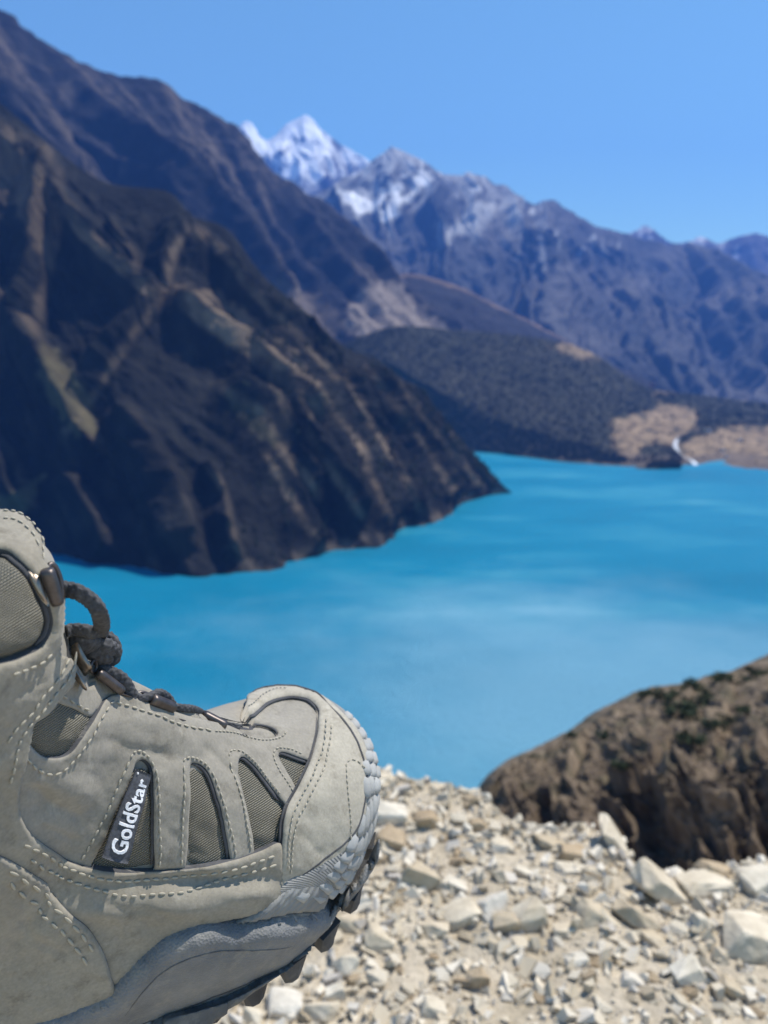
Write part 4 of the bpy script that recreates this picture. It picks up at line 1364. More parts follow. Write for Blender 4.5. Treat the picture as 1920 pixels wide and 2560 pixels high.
QUART = [(-120, 1312), (-60, 1302), (0, 1302), (30, 1307), (56, 1323), (80, 1347), (93, 1373), (98, 1400), (98, 1425), (120, 1480), (140, 1540), (157, 1580), (166, 1626), (161, 1681), (141, 1726), (99, 1777), (66, 1803), (57, 1845), (50, 1882), (37, 1940), (34, 1975), (39, 2023), (64, 2068), (106, 2103), (160, 2135), (221, 2155), (289, 2167), (353, 2170), (450, 2165), (566, 2143), (640, 2122), (689, 2103), (696, 2150), (700, 2225), (600, 2275), (480, 2305), (400, 2345), (330, 2405), (280, 2455), (200, 2490), (100, 2520), (-120, 2590)]
HEEL = [(-120, 2050), (-60, 2086), (0, 2119), (42, 2144), (106, 2190), (160, 2242), (209, 2286), (237, 2325), (257, 2363), (272, 2410), (282, 2470), (200, 2500), (100, 2530), (-120, 2600)]
TOE = [(600, 1798), (606, 1806), (618, 1806), (639, 1793), (665, 1773), (699, 1760), (732, 1757), (762, 1763), (781, 1778), (792, 1793), (791, 1815), (787, 1852), (768, 1912), (735, 1972), (706, 2015), (696, 2051), (694, 2111), (689, 2205), (692, 2240), (780, 2190), (858, 2125), (905, 2040), (913, 1960), (903, 1895), (884, 1842), (850, 1800), (812, 1766), (780, 1746), (735, 1730), (690, 1727), (655, 1734), (625, 1750), (606, 1774)]

eye = panel('eyestay_panel', EYE, [], .0012, 'leather', edge=4)
side = panel('side_panel', SIDE, [W1, W2, W3, W4], .0025, 'leather', edge=3.5, grid=6.5, low=.85)
quarter = panel('quarter_panel', QUART, [SHW], .0043, 'leather_dust', edge=5, low=.8)
heel = panel('heel_counter', HEEL, [], .0060, 'leather_dust', edge=6, low=.8)
toe = panel('toe_cap', TOE, [], .0044, 'leather_pale', edge=5, low=.8, puff=.0004, lab='paler leather toe cap')
tongue = panel('tongue', [(556, 1803), (590, 1811), (622, 1814), (652, 1820), (640, 1826), (600, 1830), (560, 1822), (520, 1806), (480, 1790), (490, 1782), (520, 1790)], [], .0016, 'tongue', edge=5, edgemat='tongue')


def edge_line(pts, rpx, h, name='cut_edge_shade', mat='leather_edge', parent=None):
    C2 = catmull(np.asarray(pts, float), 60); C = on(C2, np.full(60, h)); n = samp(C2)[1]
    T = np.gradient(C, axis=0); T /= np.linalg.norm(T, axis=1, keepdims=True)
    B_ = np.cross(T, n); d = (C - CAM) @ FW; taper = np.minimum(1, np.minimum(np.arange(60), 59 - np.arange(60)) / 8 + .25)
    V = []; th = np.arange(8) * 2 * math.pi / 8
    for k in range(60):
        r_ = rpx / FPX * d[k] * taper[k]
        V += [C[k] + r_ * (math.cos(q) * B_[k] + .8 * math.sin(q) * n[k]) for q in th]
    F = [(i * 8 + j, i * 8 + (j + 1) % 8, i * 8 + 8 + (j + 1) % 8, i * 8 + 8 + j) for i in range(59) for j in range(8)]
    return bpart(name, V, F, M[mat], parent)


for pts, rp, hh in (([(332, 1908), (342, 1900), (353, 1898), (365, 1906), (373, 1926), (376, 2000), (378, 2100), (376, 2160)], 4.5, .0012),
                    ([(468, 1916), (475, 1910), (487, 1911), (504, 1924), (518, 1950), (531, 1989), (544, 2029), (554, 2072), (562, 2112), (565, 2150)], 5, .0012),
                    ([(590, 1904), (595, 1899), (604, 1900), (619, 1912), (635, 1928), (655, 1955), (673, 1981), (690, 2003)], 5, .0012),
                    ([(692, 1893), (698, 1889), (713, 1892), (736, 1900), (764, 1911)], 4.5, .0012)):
    edge_line(pts, rp, hh, parent=side)  # dark tubes added for the cut edges and the shade along the windows
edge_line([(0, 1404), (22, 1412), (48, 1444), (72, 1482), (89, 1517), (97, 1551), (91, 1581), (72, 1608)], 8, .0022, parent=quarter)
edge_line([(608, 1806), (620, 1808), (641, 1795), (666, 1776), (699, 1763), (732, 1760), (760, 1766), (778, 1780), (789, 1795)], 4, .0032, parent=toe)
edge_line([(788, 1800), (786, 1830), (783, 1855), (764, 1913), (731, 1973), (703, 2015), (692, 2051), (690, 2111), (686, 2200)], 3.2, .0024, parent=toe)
edge_line([(700, 2200), (781, 2149), (846, 2096), (875, 2054), (890, 1995), (895, 1944), (886, 1896), (868, 1852), (840, 1810), (812, 1780)], 4.2, .0044, parent=toe)  # dark tube added for the shadow along the rand lip
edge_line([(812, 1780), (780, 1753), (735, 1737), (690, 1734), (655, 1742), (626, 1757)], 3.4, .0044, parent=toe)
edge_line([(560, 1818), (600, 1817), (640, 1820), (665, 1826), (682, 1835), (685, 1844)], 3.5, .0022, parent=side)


# ---- stitches
def capsule():
    V = []; F = []; n = 6
    prof = [(-.5, .25), (-.42, .62), (-.2, .95), (0, 1), (.2, .95), (.42, .62), (.5, .25)]
    for x, q in prof:
        for k in range(n):
            a = k * 2 * math.pi / n; V.append((x, q * math.cos(a) * .5, q * math.sin(a) * .5))
    for s in range(len(prof) - 1):
        for k in range(n):
            l = (k + 1) % n; F.append((s * n + k, s * n + l, (s + 1) * n + l, (s + 1) * n + k))
    F.append(tuple(range(n))[::-1]); F.append(tuple((len(prof) - 1) * n + k for k in range(n)))
    return V, F


CV, CF = capsule()
st_me = bpy.data.meshes.new('stitch'); st_me.from_pydata(CV, [], CF); st_me.materials.append(M['thread'])
st_me.polygons.foreach_set('use_smooth', np.full(len(CF), True))
NST = 0
SMALL = ([], [])


def stitches(path, pitch, parent, width=6.0, single=True, fillf=.68, lift=.0003, slant=0.):
    global NST
    P = np.asarray(path, float)
    L = np.linalg.norm(np.diff(P, axis=0), axis=1).sum(); n = max(2, int(L / pitch))
    C = catmull(P, n * 4 + 1)
    Cc = C[2::4][:n]; Ca = C[0::4][:n]; Cb = C[4::4][:n]
    HH = surf_h(Cc) + lift
    Wc = on(Cc, HH); Wa = on(Ca, HH); Wb = on(Cb, HH); Nn = samp(Cc)[1]
    for k in range(n):
        w = Wc[k]; n_ = Nn[k]
        tdir = Wb[k] - Wa[k]; full = np.linalg.norm(tdir); tdir = tdir / (full + 1e-12)
        tdir = tdir - n_ * (tdir @ n_); tdir /= np.linalg.norm(tdir)
        bi = np.cross(n_, tdir)
        ang = slant + random.uniform(-.12, .12); t2 = tdir * math.cos(ang) + bi * math.sin(ang); bi = np.cross(n_, t2)
        dep = (w - CAM) @ FW; wd = width / FPX * dep; ln = full * fillf * random.uniform(.88, 1.1)
        Mx = np.stack([t2 * ln, bi * wd, n_ * wd * .8], 1)
        if single and NST < 290:
            ob = bpy.data.objects.new('stitch', st_me); COL.objects.link(ob); ob.parent = parent
            m4 = np.eye(4); m4[:3, :3] = Mx; m4[:3, 3] = w - BLOC
            ob.matrix_basis = Matrix(m4.tolist()); NST += 1
        else:
            o_ = len(SMALL[0]); SMALL[0].extend((np.array(CV) @ Mx.T + w).tolist()); SMALL[1].extend([tuple(q + o_ for q in f) for f in CF])


B1 = [(40, 2085), (96, 2116), (122, 2132), (148, 2145), (180, 2155), (205, 2166), (237, 2176), (266, 2183), (305, 2189), (347, 2191), (385, 2190), (433, 2188), (500, 2179), (560, 2166), (620, 2149), (676, 2130)]
B2 = [(55, 2122), (90, 2147), (122, 2161), (160, 2177), (209, 2195), (250, 2206), (289, 2214), (337, 2217), (385, 2214), (449, 2211), (510, 2201), (570, 2186), (630, 2167), (680, 2150)]
stitches(B1, 23, quarter, 7.5); stitches(B2, 23, quarter, 7.5)
stitches([(0, 2138), (29, 2159), (64, 2185), (96, 2207), (125, 2230), (154, 2250), (180, 2279), (205, 2310), (228, 2345)], 30, heel, 8)
stitches([(0, 2166), (26, 2194), (58, 2220), (87, 2240), (119, 2263), (148, 2288), (176, 2323), (199, 2353), (211, 2376)], 30, heel, 8)
stitches([(199, 2139), (218, 2107), (237, 2068), (257, 2033), (276, 1988), (289, 1956), (305, 1921), (316, 1898)], 21, side, 7)
stitches([(318, 1893), (325, 1882), (338, 1876), (353, 1880), (369, 1895)], 12, side, 6)
stitches([(371, 1899), (382, 1930), (388, 1978), (391, 2043), (395, 2107), (393, 2160)], 19, side, 6)
stitches([(449, 2158), (449, 2080), (449, 2000), (449, 1912)], 19, side, 6)
stitches([(450, 1905), (454, 1898), (463, 1895), (483, 1897), (503, 1909), (516, 1925)], 11, side, 5)
stitches([(518, 1929), (533, 1962), (546, 1998), (559, 2038), (569, 2071), (577, 2098), (582, 2134)], 17, side, 5.5)
stitches([(621, 2121), (616, 2088), (609, 2061), (602, 2028), (593, 1995), (583, 1962), (573, 1932), (565, 1908)], 15, side, 5.5)
stitches([(51, 1884), (71, 1906), (93, 1921), (119, 1928), (144, 1920), (164, 1902), (180, 1882), (193, 1863), (211, 1838), (223, 1811), (238, 1787), (253, 1767)], 20, side, 6.5)
stitches([(257, 1763), (271, 1757), (295, 1762), (332, 1776), (377, 1793), (416, 1811), (452, 1822), (494, 1830), (516, 1835)], 19, side, 6)
# ankle strap rows
stitches([(155, 1568), (156, 1626), (148, 1668), (127, 1702), (111, 1723), (90, 1750), (72, 1774), (40, 1812), (22, 1850), (14, 1890), (6, 1940)], 22, quarter, 8)
stitches([(139, 1640), (120, 1672), (105, 1693), (90, 1714), (72, 1735), (57, 1765), (40, 1782), (15, 1808), (-6, 1840)], 23, quarter, 8)
stitches([(0, 1668), (18, 1664), (39, 1658), (60, 1651), (81, 1639), (99, 1622)], 22, quarter, 9)
stitches([(0, 1311), (22, 1313), (42, 1320), (66, 1342), (81, 1367), (85, 1392), (84, 1414)], 16, quarter, 6)
stitches([(0, 1329), (18, 1330), (37, 1335), (55, 1350), (69, 1369), (75, 1390)], 17, quarter, 6)
stitches([(145, 1736), (169, 1753), (193, 1768), (214, 1777)], 17, eye, 5.5)
# the fine rows toward the toe
stitches([(810, 1815), (805, 1852), (796, 1892), (781, 1922), (765, 1955), (748, 1980), (728, 2009), (715, 2033), (709, 2061), (707, 2111), (706, 2165)], 13, toe, 4.6, False, .72)
stitches([(822, 1831), (816, 1866), (808, 1895), (798, 1929), (778, 1963), (758, 1996), (742, 2022), (728, 2043), (720, 2073), (716, 2108), (713, 2175)], 13, toe, 4.6, False, .72)
stitches([(855, 2092), (855, 2045), (851, 1995), (848, 1945), (849, 1924), (858, 1913), (874, 1914), (891, 1930)], 12, toe, 4, False, .7)
stitches([(522, 1836), (582, 1843), (616, 1853), (649, 1861), (682, 1857), (702, 1847), (707, 1838)], 9, side, 4, False, .7)
stitches([(563, 1896), (565, 1885), (576, 1880), (593, 1884), (606, 1893), (625, 1908), (645, 1930), (668, 1962), (690, 1990)], 10, side, 4, False, .7)
stitches([(722, 1984), (712, 1966), (699, 1946), (685, 1926), (675, 1903), (675, 1892), (680, 1884), (695, 1880), (720, 1882), (750, 1893)], 10, side, 4, False, .7)
stitches([(600, 1796), (630, 1782), (660, 1759), (690, 1746), (715, 1745)], 9, toe, 3.5, False, .7)
sm_ob = bpart('fine_stitching', SMALL[0], SMALL[1], M['thread'])
sm_ob['kind'] = 'stuff'
print('stitches', NST)

# ---- woven tag with the name
TQ = np.array([(331, 1919), (368, 1934), (307, 2129), (241, 2112)], float)   # top-left, top-right, bottom-right, bottom-left in the picture


def tagpt(s, t, lift=0.):
    """s across 0..1, t along 0 (top) .. 1 (bottom)"""
    s = np.asarray(s, float); t = np.asarray(t, float)
    sw = s
    p = ((TQ[0] * (1 - sw[:, None]) + TQ[1] * sw[:, None]) * (1 - t[:, None]) + (TQ[3] * (1 - sw[:, None]) + TQ[2] * sw[:, None]) * t[:, None])
    h = .0030 + .0042 * t ** 1.6 + .0008 * np.sin(s * math.pi)
    return on(p, h + lift)


def sheet(f, ns, nt_, th):
    S, T = np.meshgrid(np.linspace(0, 1, ns), np.linspace(0, 1, nt_), indexing='ij')
    A = f(S.ravel(), T.ravel(), 0.); B = f(S.ravel(), T.ravel(), -th)
    F = grid_faces(ns, nt_).tolist(); n = ns * nt_
    G = [[q + n for q in x[::-1]] for x in F]
    rim = [i * nt_ for i in range(ns)] + [(ns - 1) * nt_ + k for k in range(1, nt_)] + [i * nt_ + nt_ - 1 for i in range(ns - 2, -1, -1)] + [k for k in range(nt_ - 2, 0, -1)]
    W = [(rim[k], rim[(k + 1) % len(rim)], rim[(k + 1) % len(rim)] + n, rim[k] + n) for k in range(len(rim))]
    return np.vstack([A, B]), F + G + W


tagob = bpart('brand_tag', *sheet(tagpt, 8, 26, .0006), M['tagcloth'])
tagob['label'] = 'dark woven tag with white lettering GoldStar'
tc_ = bpy.data.curves.new('lettering', 'FONT'); tc_.body = 'GoldStar'; tc_.size = 1.0; tc_.offset = .018; tc_.resolution_u = 3; tc_.space_character = 1.04
to = bpy.data.objects.new('lettering', tc_); COL.objects.link(to)
tme = bpy.data.meshes.new_from_object(to.evaluated_get(bpy.context.evaluated_depsgraph_get())); bpy.data.objects.remove(to)
bm = bmesh.new(); bm.from_mesh(tme); bmesh.ops.triangulate(bm, faces=bm.faces)
for _ in range(2):
    bmesh.ops.subdivide_edges(bm, edges=[e for e in bm.edges if e.calc_length() > .12], cuts=1); bmesh.ops.triangulate(bm, faces=bm.faces)
bmesh.ops.remove_doubles(bm, verts=bm.verts, dist=1e-5)
TV2 = np.array([tuple(v.co) for v in bm.verts]); bm.faces.ensure_lookup_table()
TF2 = [tuple(v.index for v in f.verts) for f in bm.faces]; bm.free()
x0, x1 = TV2[:, 0].min(), TV2[:, 0].max(); y0, y1 = TV2[:, 1].min(), TV2[:, 1].max()
along = .91 - (TV2[:, 0] - x0) / (x1 - x0) * .83            # G at the lower end
acr = .86 - (TV2[:, 1] - y0) / (y1 - y0) * .66 - .04
LT = tagpt(acr, along, .00045); LB = tagpt(acr, along, -.0001)
nt2 = len(TV2)
cnt = {}
for f in TF2:
    for a, b in zip(f, f[1:] + f[:1]): cnt[(a, b)] = 1
LW = [(b, a, a + nt2, b + nt2) for (a, b) in cnt if (b, a) not in cnt]
bpart('lettering', np.vstack([LT, LB]), list(TF2) + LW, M['tagtext'], tagob, smooth_shade=False)
dotc = np.array([(.42 + .03 * math.cos(a), .035 + .012 * math.sin(a)) for a in np.linspace(0, 6.28, 9)[:-1]])
bpart('lettering', np.vstack([tagpt(dotc[:, 0] - .3, dotc[:, 1], .0005), tagpt(dotc[:, 0] - .3, dotc[:, 1], -.0001)]), [tuple(range(8))] + [(k, (k + 1) % 8, 8 + (k + 1) % 8, 8 + k) for k in range(8)], M['tagtext'], tagob, smooth_shade=False)

# ---- sole: midsole, sculpted side wall, toe rand, lugs
MID = [(-130, 2600), (-60, 2556), (0, 2533), (100, 2504), (200, 2470), (262, 2446), (295, 2412), (345, 2364), (400, 2320), (440, 2300), (475, 2289), (520, 2284), (560, 2289), (600, 2286), (650, 2274), (740, 2262), (850, 2236), (895, 2190), (925, 2140), (948, 2100), (944, 2150), (912, 2206), (872, 2256), (800, 2312), (720, 2376), (640, 2436), (560, 2496), (470, 2566), (390, 2640), (250, 2740), (60, 2790), (-130, 2790)]
mid_o = panel('midsole', MID, [], .0090, 'midsole', edge=30, low=.12, grid=7, edgemat='midsole')
LOWW = [(-130, 2720), (60, 2700), (230, 2640), (330, 2560), (372, 2512), (425, 2476), (500, 2446), (590, 2410), (680, 2372), (760, 2326), (835, 2272), (880, 2225), (872, 2256), (800, 2310), (720, 2374), (640, 2434), (560, 2494), (470, 2564), (390, 2638), (250, 2740), (60, 2790), (-130, 2790)]
panel('sidewall', LOWW, [], .0124, 'midsole_low', edge=20, low=.4, edgemat='midsole_low')
panel('sidewall_rib', [(214, 2474), (270, 2456), (262, 2500), (222, 2570), (160, 2600), (196, 2530)], [], .0082, 'midsole', edge=10, low=.5, edgemat='midsole')
panel('sidewall_rib', [(-130, 2620), (0, 2556), (120, 2522), (196, 2498), (150, 2540), (60, 2560), (-130, 2660)], [], .0078, 'midsole', edge=10, low=.5, edgemat='midsole')
panel('sidewall_rib', [(420, 2560), (450, 2520), (520, 2485), (600, 2450), (585, 2466), (520, 2510), (470, 2560), (420, 2600)], [], .0102, 'midsole_low', edge=10, low=.5, edgemat='midsole_low')

edge_line([(318, 2560), (366, 2506), (425, 2469), (500, 2439), (590, 2403), (680, 2365), (760, 2319), (832, 2266)], 4, .0088, 'moulded_groove', 'lug', parent=mid_o)
edge_line([(300, 2470), (352, 2412), (410, 2366), (470, 2340), (540, 2330), (620, 2326), (700, 2312)], 2.2, .0090, 'moulded_groove', 'midsole_low', parent=mid_o)
# toe rand around the front of the toe (outline index ranges over the toe)
UA = np.linspace(0, NO, NO, endpoint=False)
pxw, _ = project(boot_w(hull(UA, 0 * UA + .05)))
iu_of = lambda x, y: int(np.argmin(np.hypot(pxw[:NO // 2, 0] - x, pxw[:NO // 2, 1] - y)))
iu0 = iu_of(640, 2300); iutip = int(np.argmax(OUT[:, 0]))


def hull_n(iu, v):
    e = .4; P = hull(iu, v)
    du = hull(iu + e, v) - hull(iu - e, v); dv = hull(iu, v + .02) - hull(iu, np.maximum(v - .02, -1))
    n = np.cross(du, dv); n /= np.linalg.norm(n, axis=-1, keepdims=True) + 1e-9
    c = np.array([0, -5.1, 3.5]) - P
    n[(n * c).sum(-1) > 0] *= -1
    return P, n


def line_v(target, ius, lo, hi, off):
    """v at which each outline column meets a line traced in the picture"""
    T = catmull(np.array(target, float), 200); vs_ = np.linspace(lo, hi, 60); out = np.full(len(ius), np.nan)
    for k, c in enumerate(ius):
        P, n = hull_n(np.full(60, float(c)), vs_)
        p, _ = project(boot_w(P + n * off))
        d = np.hypot(p[:, None, 0] - T[None, :, 0], p[:, None, 1] - T[None, :, 1]).min(1)
        j = int(d.argmin())
        if d[j] < 7 and 0 < j < 59: out[k] = vs_[j]
    return out


RTOP = [(590, 2288), (640, 2252), (682, 2217), (709, 2197), (781, 2151), (848, 2098), (878, 2055), (894, 1995), (900, 1942), (893, 1900)]
RBOT = [(590, 2292), (640, 2274), (700, 2266), (780, 2252), (850, 2238), (893, 2204), (925, 2146), (940, 2086), (946, 2010)]
RIU = np.arange(iu0 - 30, iutip + 4, 1.0)
VT = line_v(RTOP, RIU, -.3, .75, .30); VB = line_v(RBOT, RIU, -.98, .5, .48)
print('VT', np.round(VT[::6], 2), 'VB', np.round(VB[::6], 2))
ok1 = ~np.isnan(VT); ok2 = ~np.isnan(VB)
ft = np.interp(RIU, RIU[ok1], VT[ok1]); fb = np.interp(RIU, RIU[ok2], VB[ok2])
both = ft > fb + .02
iu0 = float(RIU[both][0]); iu1 = iutip + (iutip - iu0) * .8
_sm = lambda a: np.convolve(np.pad(a, 5, mode='edge'), np.ones(11) / 11, 'valid')
ft = _sm(ft); fb = _sm(fb); fb = np.minimum(fb, ft - .01)


def rand_v(iu, w):
    """w 0 (lower edge) .. 1 (upper lip)"""
    q = np.where(iu > iutip, 2 * iutip - iu, iu)
    top = np.interp(q, RIU, ft); bot = np.interp(q, RIU, fb)
    top = top - .12 * smooth(8, 34, iu - iutip)
    return bot + (top - bot) * w


def rand_pt(iu, w, off):
    P, n = hull_n(iu, rand_v(iu, w))
    return P + n * np.asarray(off)[..., None]


nu_, nw = 150, 14
IU, WW = np.meshgrid(np.linspace(iu0, iu1, nu_), np.linspace(0, 1, nw), indexing='ij')
offp = (.48 - .32 * smooth(-22, 4, IU - iutip)) * np.sqrt(np.clip(1 - (np.abs(WW - .5) * 2) ** 6, 0.2, 1)) * smooth(-.04, .1, (IU - iu0) / (iutip - iu0))
RP = rand_pt(IU, WW, offp)
RI = rand_pt(IU, WW, 0 * offp - .05)
V = np.vstack([boot_w(RP).reshape(-1, 3), boot_w(RI).reshape(-1, 3)])
F = grid_faces(nu_, nw).tolist(); n_ = nu_ * nw
W = []
for i in range(nu_ - 1):
    W.append((i * nw, (i + 1) * nw, (i + 1) * nw + n_, i * nw + n_)); a = i * nw + nw - 1; W.append((a, a + nw, a + nw + n_, a + n_))
uvr = np.stack([IU.ravel() / 6, WW.ravel() * 2.2], 1)
rand = bpart('toe_rand', V, F + W, [M['rand'], M['midsole']], uv=np.vstack([uvr, uvr]), midx=[0] * len(F) + [0, 1] * (nu_ - 1))
rand['label'] = 'pale dusty rubber toe rand, gap shade painted in, covered in overlapping scales'
# scales on a staggered lattice over the rand
nsc = 0
PS, PT = 4.3, .50            # pitch along (outline steps) and up (cm)
lo_c = rand_pt(UA[:1] * 0 + iu0, np.array([0.]), np.array([.5]))
for row in range(-2, 12):
    for c in np.arange(iu0 + 6 + (row % 2) * PS * .5, iutip + (iutip - iu0) * .06, PS):
        wq = np.linspace(0, 1, 24); col_ = rand_pt(np.full(24, c), wq, np.full(24, .5))
        arc = np.r_[0, np.cumsum(np.linalg.norm(np.diff(col_, axis=0), axis=1))]
        hh_cm = arc[-1]; tt = np.clip((c - iu0) / (iutip - iu0), 0, 1)
        t0 = .42 + row * PT - .0
        if t0 < .16 or t0 > hh_cm - .14 - .55 * smooth(.75, .3, tt): continue
        nsc += 1
        hw = PS * .49
        prof = [(0, -1.2), (.55, -.62), (.98, -.02), (.82, .55), (0, .86), (-.82, .55), (-.98, -.02), (-.55, -.62)]
        pu = np.array([c + a * hw for a, b_ in prof]); pt = np.array([t0 + b_ * PT * .62 for a, b_ in prof])
        pw = np.clip(np.interp(pt, arc, wq), .0, 1.); wc = float(np.interp(t0, arc, wq))
        lift = random.uniform(.95, 1.08); dz = -.32 * float(smooth(-22, 4, c - iutip))
        ri = rand_pt(pu, pw, np.full(8, .455 + dz)); ro = rand_pt(c + (pu - c) * .84, wc + (pw - wc) * .84, np.where(np.array(prof)[:, 1] > .3, .485, .55 * lift) + dz)
        cc = rand_pt(np.array([c]), np.array([np.interp(t0 - .08, arc, wq)]), np.array([.575 * lift + dz]))
        V = boot_w(np.vstack([ri, ro, cc]))
        F = [(k, (k + 1) % 8, 8 + (k + 1) % 8, 8 + k) for k in range(8)] + [(8 + k, 8 + (k + 1) % 8, 16) for k in range(8)]
        bpart('scale', V, F, M['scale'], rand, smooth_shade=True)
print('scales', nsc)

panel('rand_tail', [(583, 2293), (612, 2272), (645, 2246), (700, 2206), (750, 2172), (800, 2146), (806, 2200), (790, 2250), (720, 2264), (640, 2280)], [], .0052, 'rand', edge=9, low=.7, edgemat='midsole', parent=rand)
panel('welt_line', [(596, 2293), (640, 2281), (720, 2267), (800, 2254), (868, 2236), (866, 2243), (800, 2262), (720, 2275), (640, 2289), (598, 2298)], [], .0068, 'rand', edge=4, low=.6, edgemat='midsole')
# outsole plate
bot = hull(np.arange(0, NO, 4).astype(float), np.full(100, -1.))
cB = OUT.mean(0)
o1 = bot.copy(); o1[:, :2] += (o1[:, :2] - cB) / np.linalg.norm(o1[:, :2] - cB, axis=1, keepdims=True) * .55
o1[:, 2] = spring(o1[:, 0]) + .55
o2 = o1.copy(); o2[:, 2] -= .6
V = np.vstack([boot_w(o1), boot_w(o2)]); m = 100
outsole = bpart('outsole', V, [tuple(range(m)), tuple(range(m, 2 * m))[::-1]] + [(k, (k + 1) % m, m + (k + 1) % m, m + k) for k in range(m)], M['lug'], smooth_shade=False)


def lug(iu, half, out=1.0, deep=.78, inn=2.2, skew=.25):
    P0 = hull(np.array([iu - half, iu + half, iu]), np.full(3, -1.))
    x = P0[:, 0]
    t = (P0[1] - P0[0]); t[2] = 0; L_ = np.linalg.norm(t); t /= L_
    nrm = np.array([t[1], -t[0], 0]); nrm = nrm if (nrm[:2] @ (P0[2, :2] - cB)) > 0 else -nrm
    V = []
    for dz, k in ((.45, 1.0), (-deep, .78)):
        for s, o_ in ((-1, out), (-.35, out + .16 if dz < 0 else out), (.35, out + .16 if dz < 0 else out), (1, out), (1, -inn), (-1, -inn)):
            q = P0[2] + t * s * L_ * .5 * k + t * skew * (.3 if dz < 0 else 0) + nrm * (o_ - (.12 if dz < 0 else 0))
            q = q.copy(); q[2] = spring(q[0]) + dz + .0; V.append(q)
    F = [(0, 1, 2, 3, 4, 5), (11, 10, 9, 8, 7, 6)] + [(k, (k + 1) % 6, 6 + (k + 1) % 6, 6 + k) for k in range(6)]
    ob = bpart('lug', boot_w(np.array(V)), F, M['lug'], outsole, smooth_shade=False)
    return ob


pxb, _ = project(boot_w(hull(UA, 0 * UA - 1)))
for c in np.arange(iutip - 136, iutip - 30, 9.6): lug(c, 3.0)
for c in np.arange(iutip - 26, iutip + 40, 6.4): lug(c, 2.2, .84, .72)
for c in np.arange(iutip + 48, iutip + 120, 9.6): lug(c, 3.0)

# ---- hooks, loops and laces
def dpt(p, toward=0.):
    """world point seen at picture point p, at the boot's depth there, pulled toward the camera"""
    p = np.atleast_2d(np.asarray(p, float)); P, n = samp(p)
    d = (P - CAM) @ FW
    return unproj(p[:, 0], p[:, 1], d - toward)


def frames(C):
    T = np.gradient(C, axis=0); T /= np.linalg.norm(T, axis=1, keepdims=True) + 1e-12
    ref = np.cross(T[0], FW); ref /= np.linalg.norm(ref); Ns = []
    for t in T:
        ref = ref - t * (ref @ t); ref /= np.linalg.norm(ref) + 1e-12; Ns.append(ref)
    Ns = np.array(Ns)
    return T, Ns, np.cross(T, Ns)


def tube(C, ra, rb=None, n=14, caps=True, braid=0., per=.0032, prof=None):
    C = np.asarray(C, float); m = len(C); rb = ra if rb is None else rb
    T, N1, N2 = frames(C)
    th = np.arange(n) * 2 * math.pi / n
    s = np.r_[0, np.cumsum(np.linalg.norm(np.diff(C, axis=0), axis=1))]
    k = np.ones((m, n))
    if braid:
        ph = s[:, None] / per * 2 * math.pi; tt = th[None]
        q = np.maximum(np.sin(ph + 3 * tt), 0) * 0 + np.abs(np.sin(ph * .5 + 3 * tt)) * .5 + np.abs(np.sin(ph * .5 - 3 * tt)) * .5
        k = 1 + braid * (q - .6)
    ra = np.broadcast_to(np.asarray(ra, float), (m,))[:, None]; rb = np.broadcast_to(np.asarray(rb, float), (m,))[:, None]
    ca, sa = np.cos(th)[None], np.sin(th)[None]
    ee = .75
    ca = np.sign(ca) * np.abs(ca) ** ee; sa = np.sign(sa) * np.abs(sa) ** ee
    V = C[:, None] + (ra * ca * k)[..., None] * N1[:, None] + (rb * sa * k)[..., None] * N2[:, None]
    F = []
    for i in range(m - 1):
        for j in range(n):
            l = (j + 1) % n; F.append((i * n + j, i * n + l, (i + 1) * n + l, (i + 1) * n + j))
    V = V.reshape(-1, 3)
    if caps: F.append(tuple(range(n))[::-1]); F.append(tuple((m - 1) * n + j for j in range(n)))
    return V, F


def pxm(p, k):       # k picture pixels in metres at the boot there
    P, _ = samp(np.atleast_2d(np.asarray(p, float))); return k / FPX * float((P[0] - CAM) @ FW)


def leaf(name, px_poly, h0, h1, mat, parent):
    """domed metal flange traced in the picture"""
    lo = resample(px_poly, 4); c = lo.mean(0); n = len(lo)
    Pc, nc = samp(np.vstack([c[None], lo])); nc = nc.mean(0); nc = nc * .7 - FW * .5; nc /= np.linalg.norm(nc); Pc = Pc[0]

    def pl(q, h):
        q = np.atleast_2d(q); R_ = ray(q[:, 0], q[:, 1]); o_ = Pc + nc * h
        return CAM + R_ * (((o_ - CAM) @ nc) / (R_ @ nc))[:, None]
    V = [pl(c + (lo - c) * q, h) for q, h in ((1.0, h0), (.8, h0 + (h1 - h0) * .7), (.45, h1))]
    V.append(pl(c, h1 * 1.02)); V.append(pl(lo, h0 - .0012))
    F = []
    for s in range(2): F += [(s * n + k, s * n + (k + 1) % n, (s + 1) * n + (k + 1) % n, (s + 1) * n + k) for k in range(n)]
    F += [(2 * n + k, 2 * n + (k + 1) % n, 3 * n) for k in range(n)]
    F += [(k, (k + 1) % n, 3 * n + 1 + (k + 1) % n, 3 * n + 1 + k) for k in range(n)]
    return bpart(name, np.vstack(V), F, M[mat], parent)


def barrel(name, a, b, rpx, lift, mat, parent, flare=1.0):
    A = dpt(a, lift)[0]; B = dpt(b, lift)[0]; r_ = pxm(a, rpx)
    t = np.linspace(0, 1, 9)[:, None]; C = A * (1 - t) + B * t
    rr = r_ * np.array([.86, 1, 1, 1, 1, 1, 1, 1, .86])
    V, F = tube(C, rr, rr, 16)
    return bpart(name, V, F, M[mat], parent)


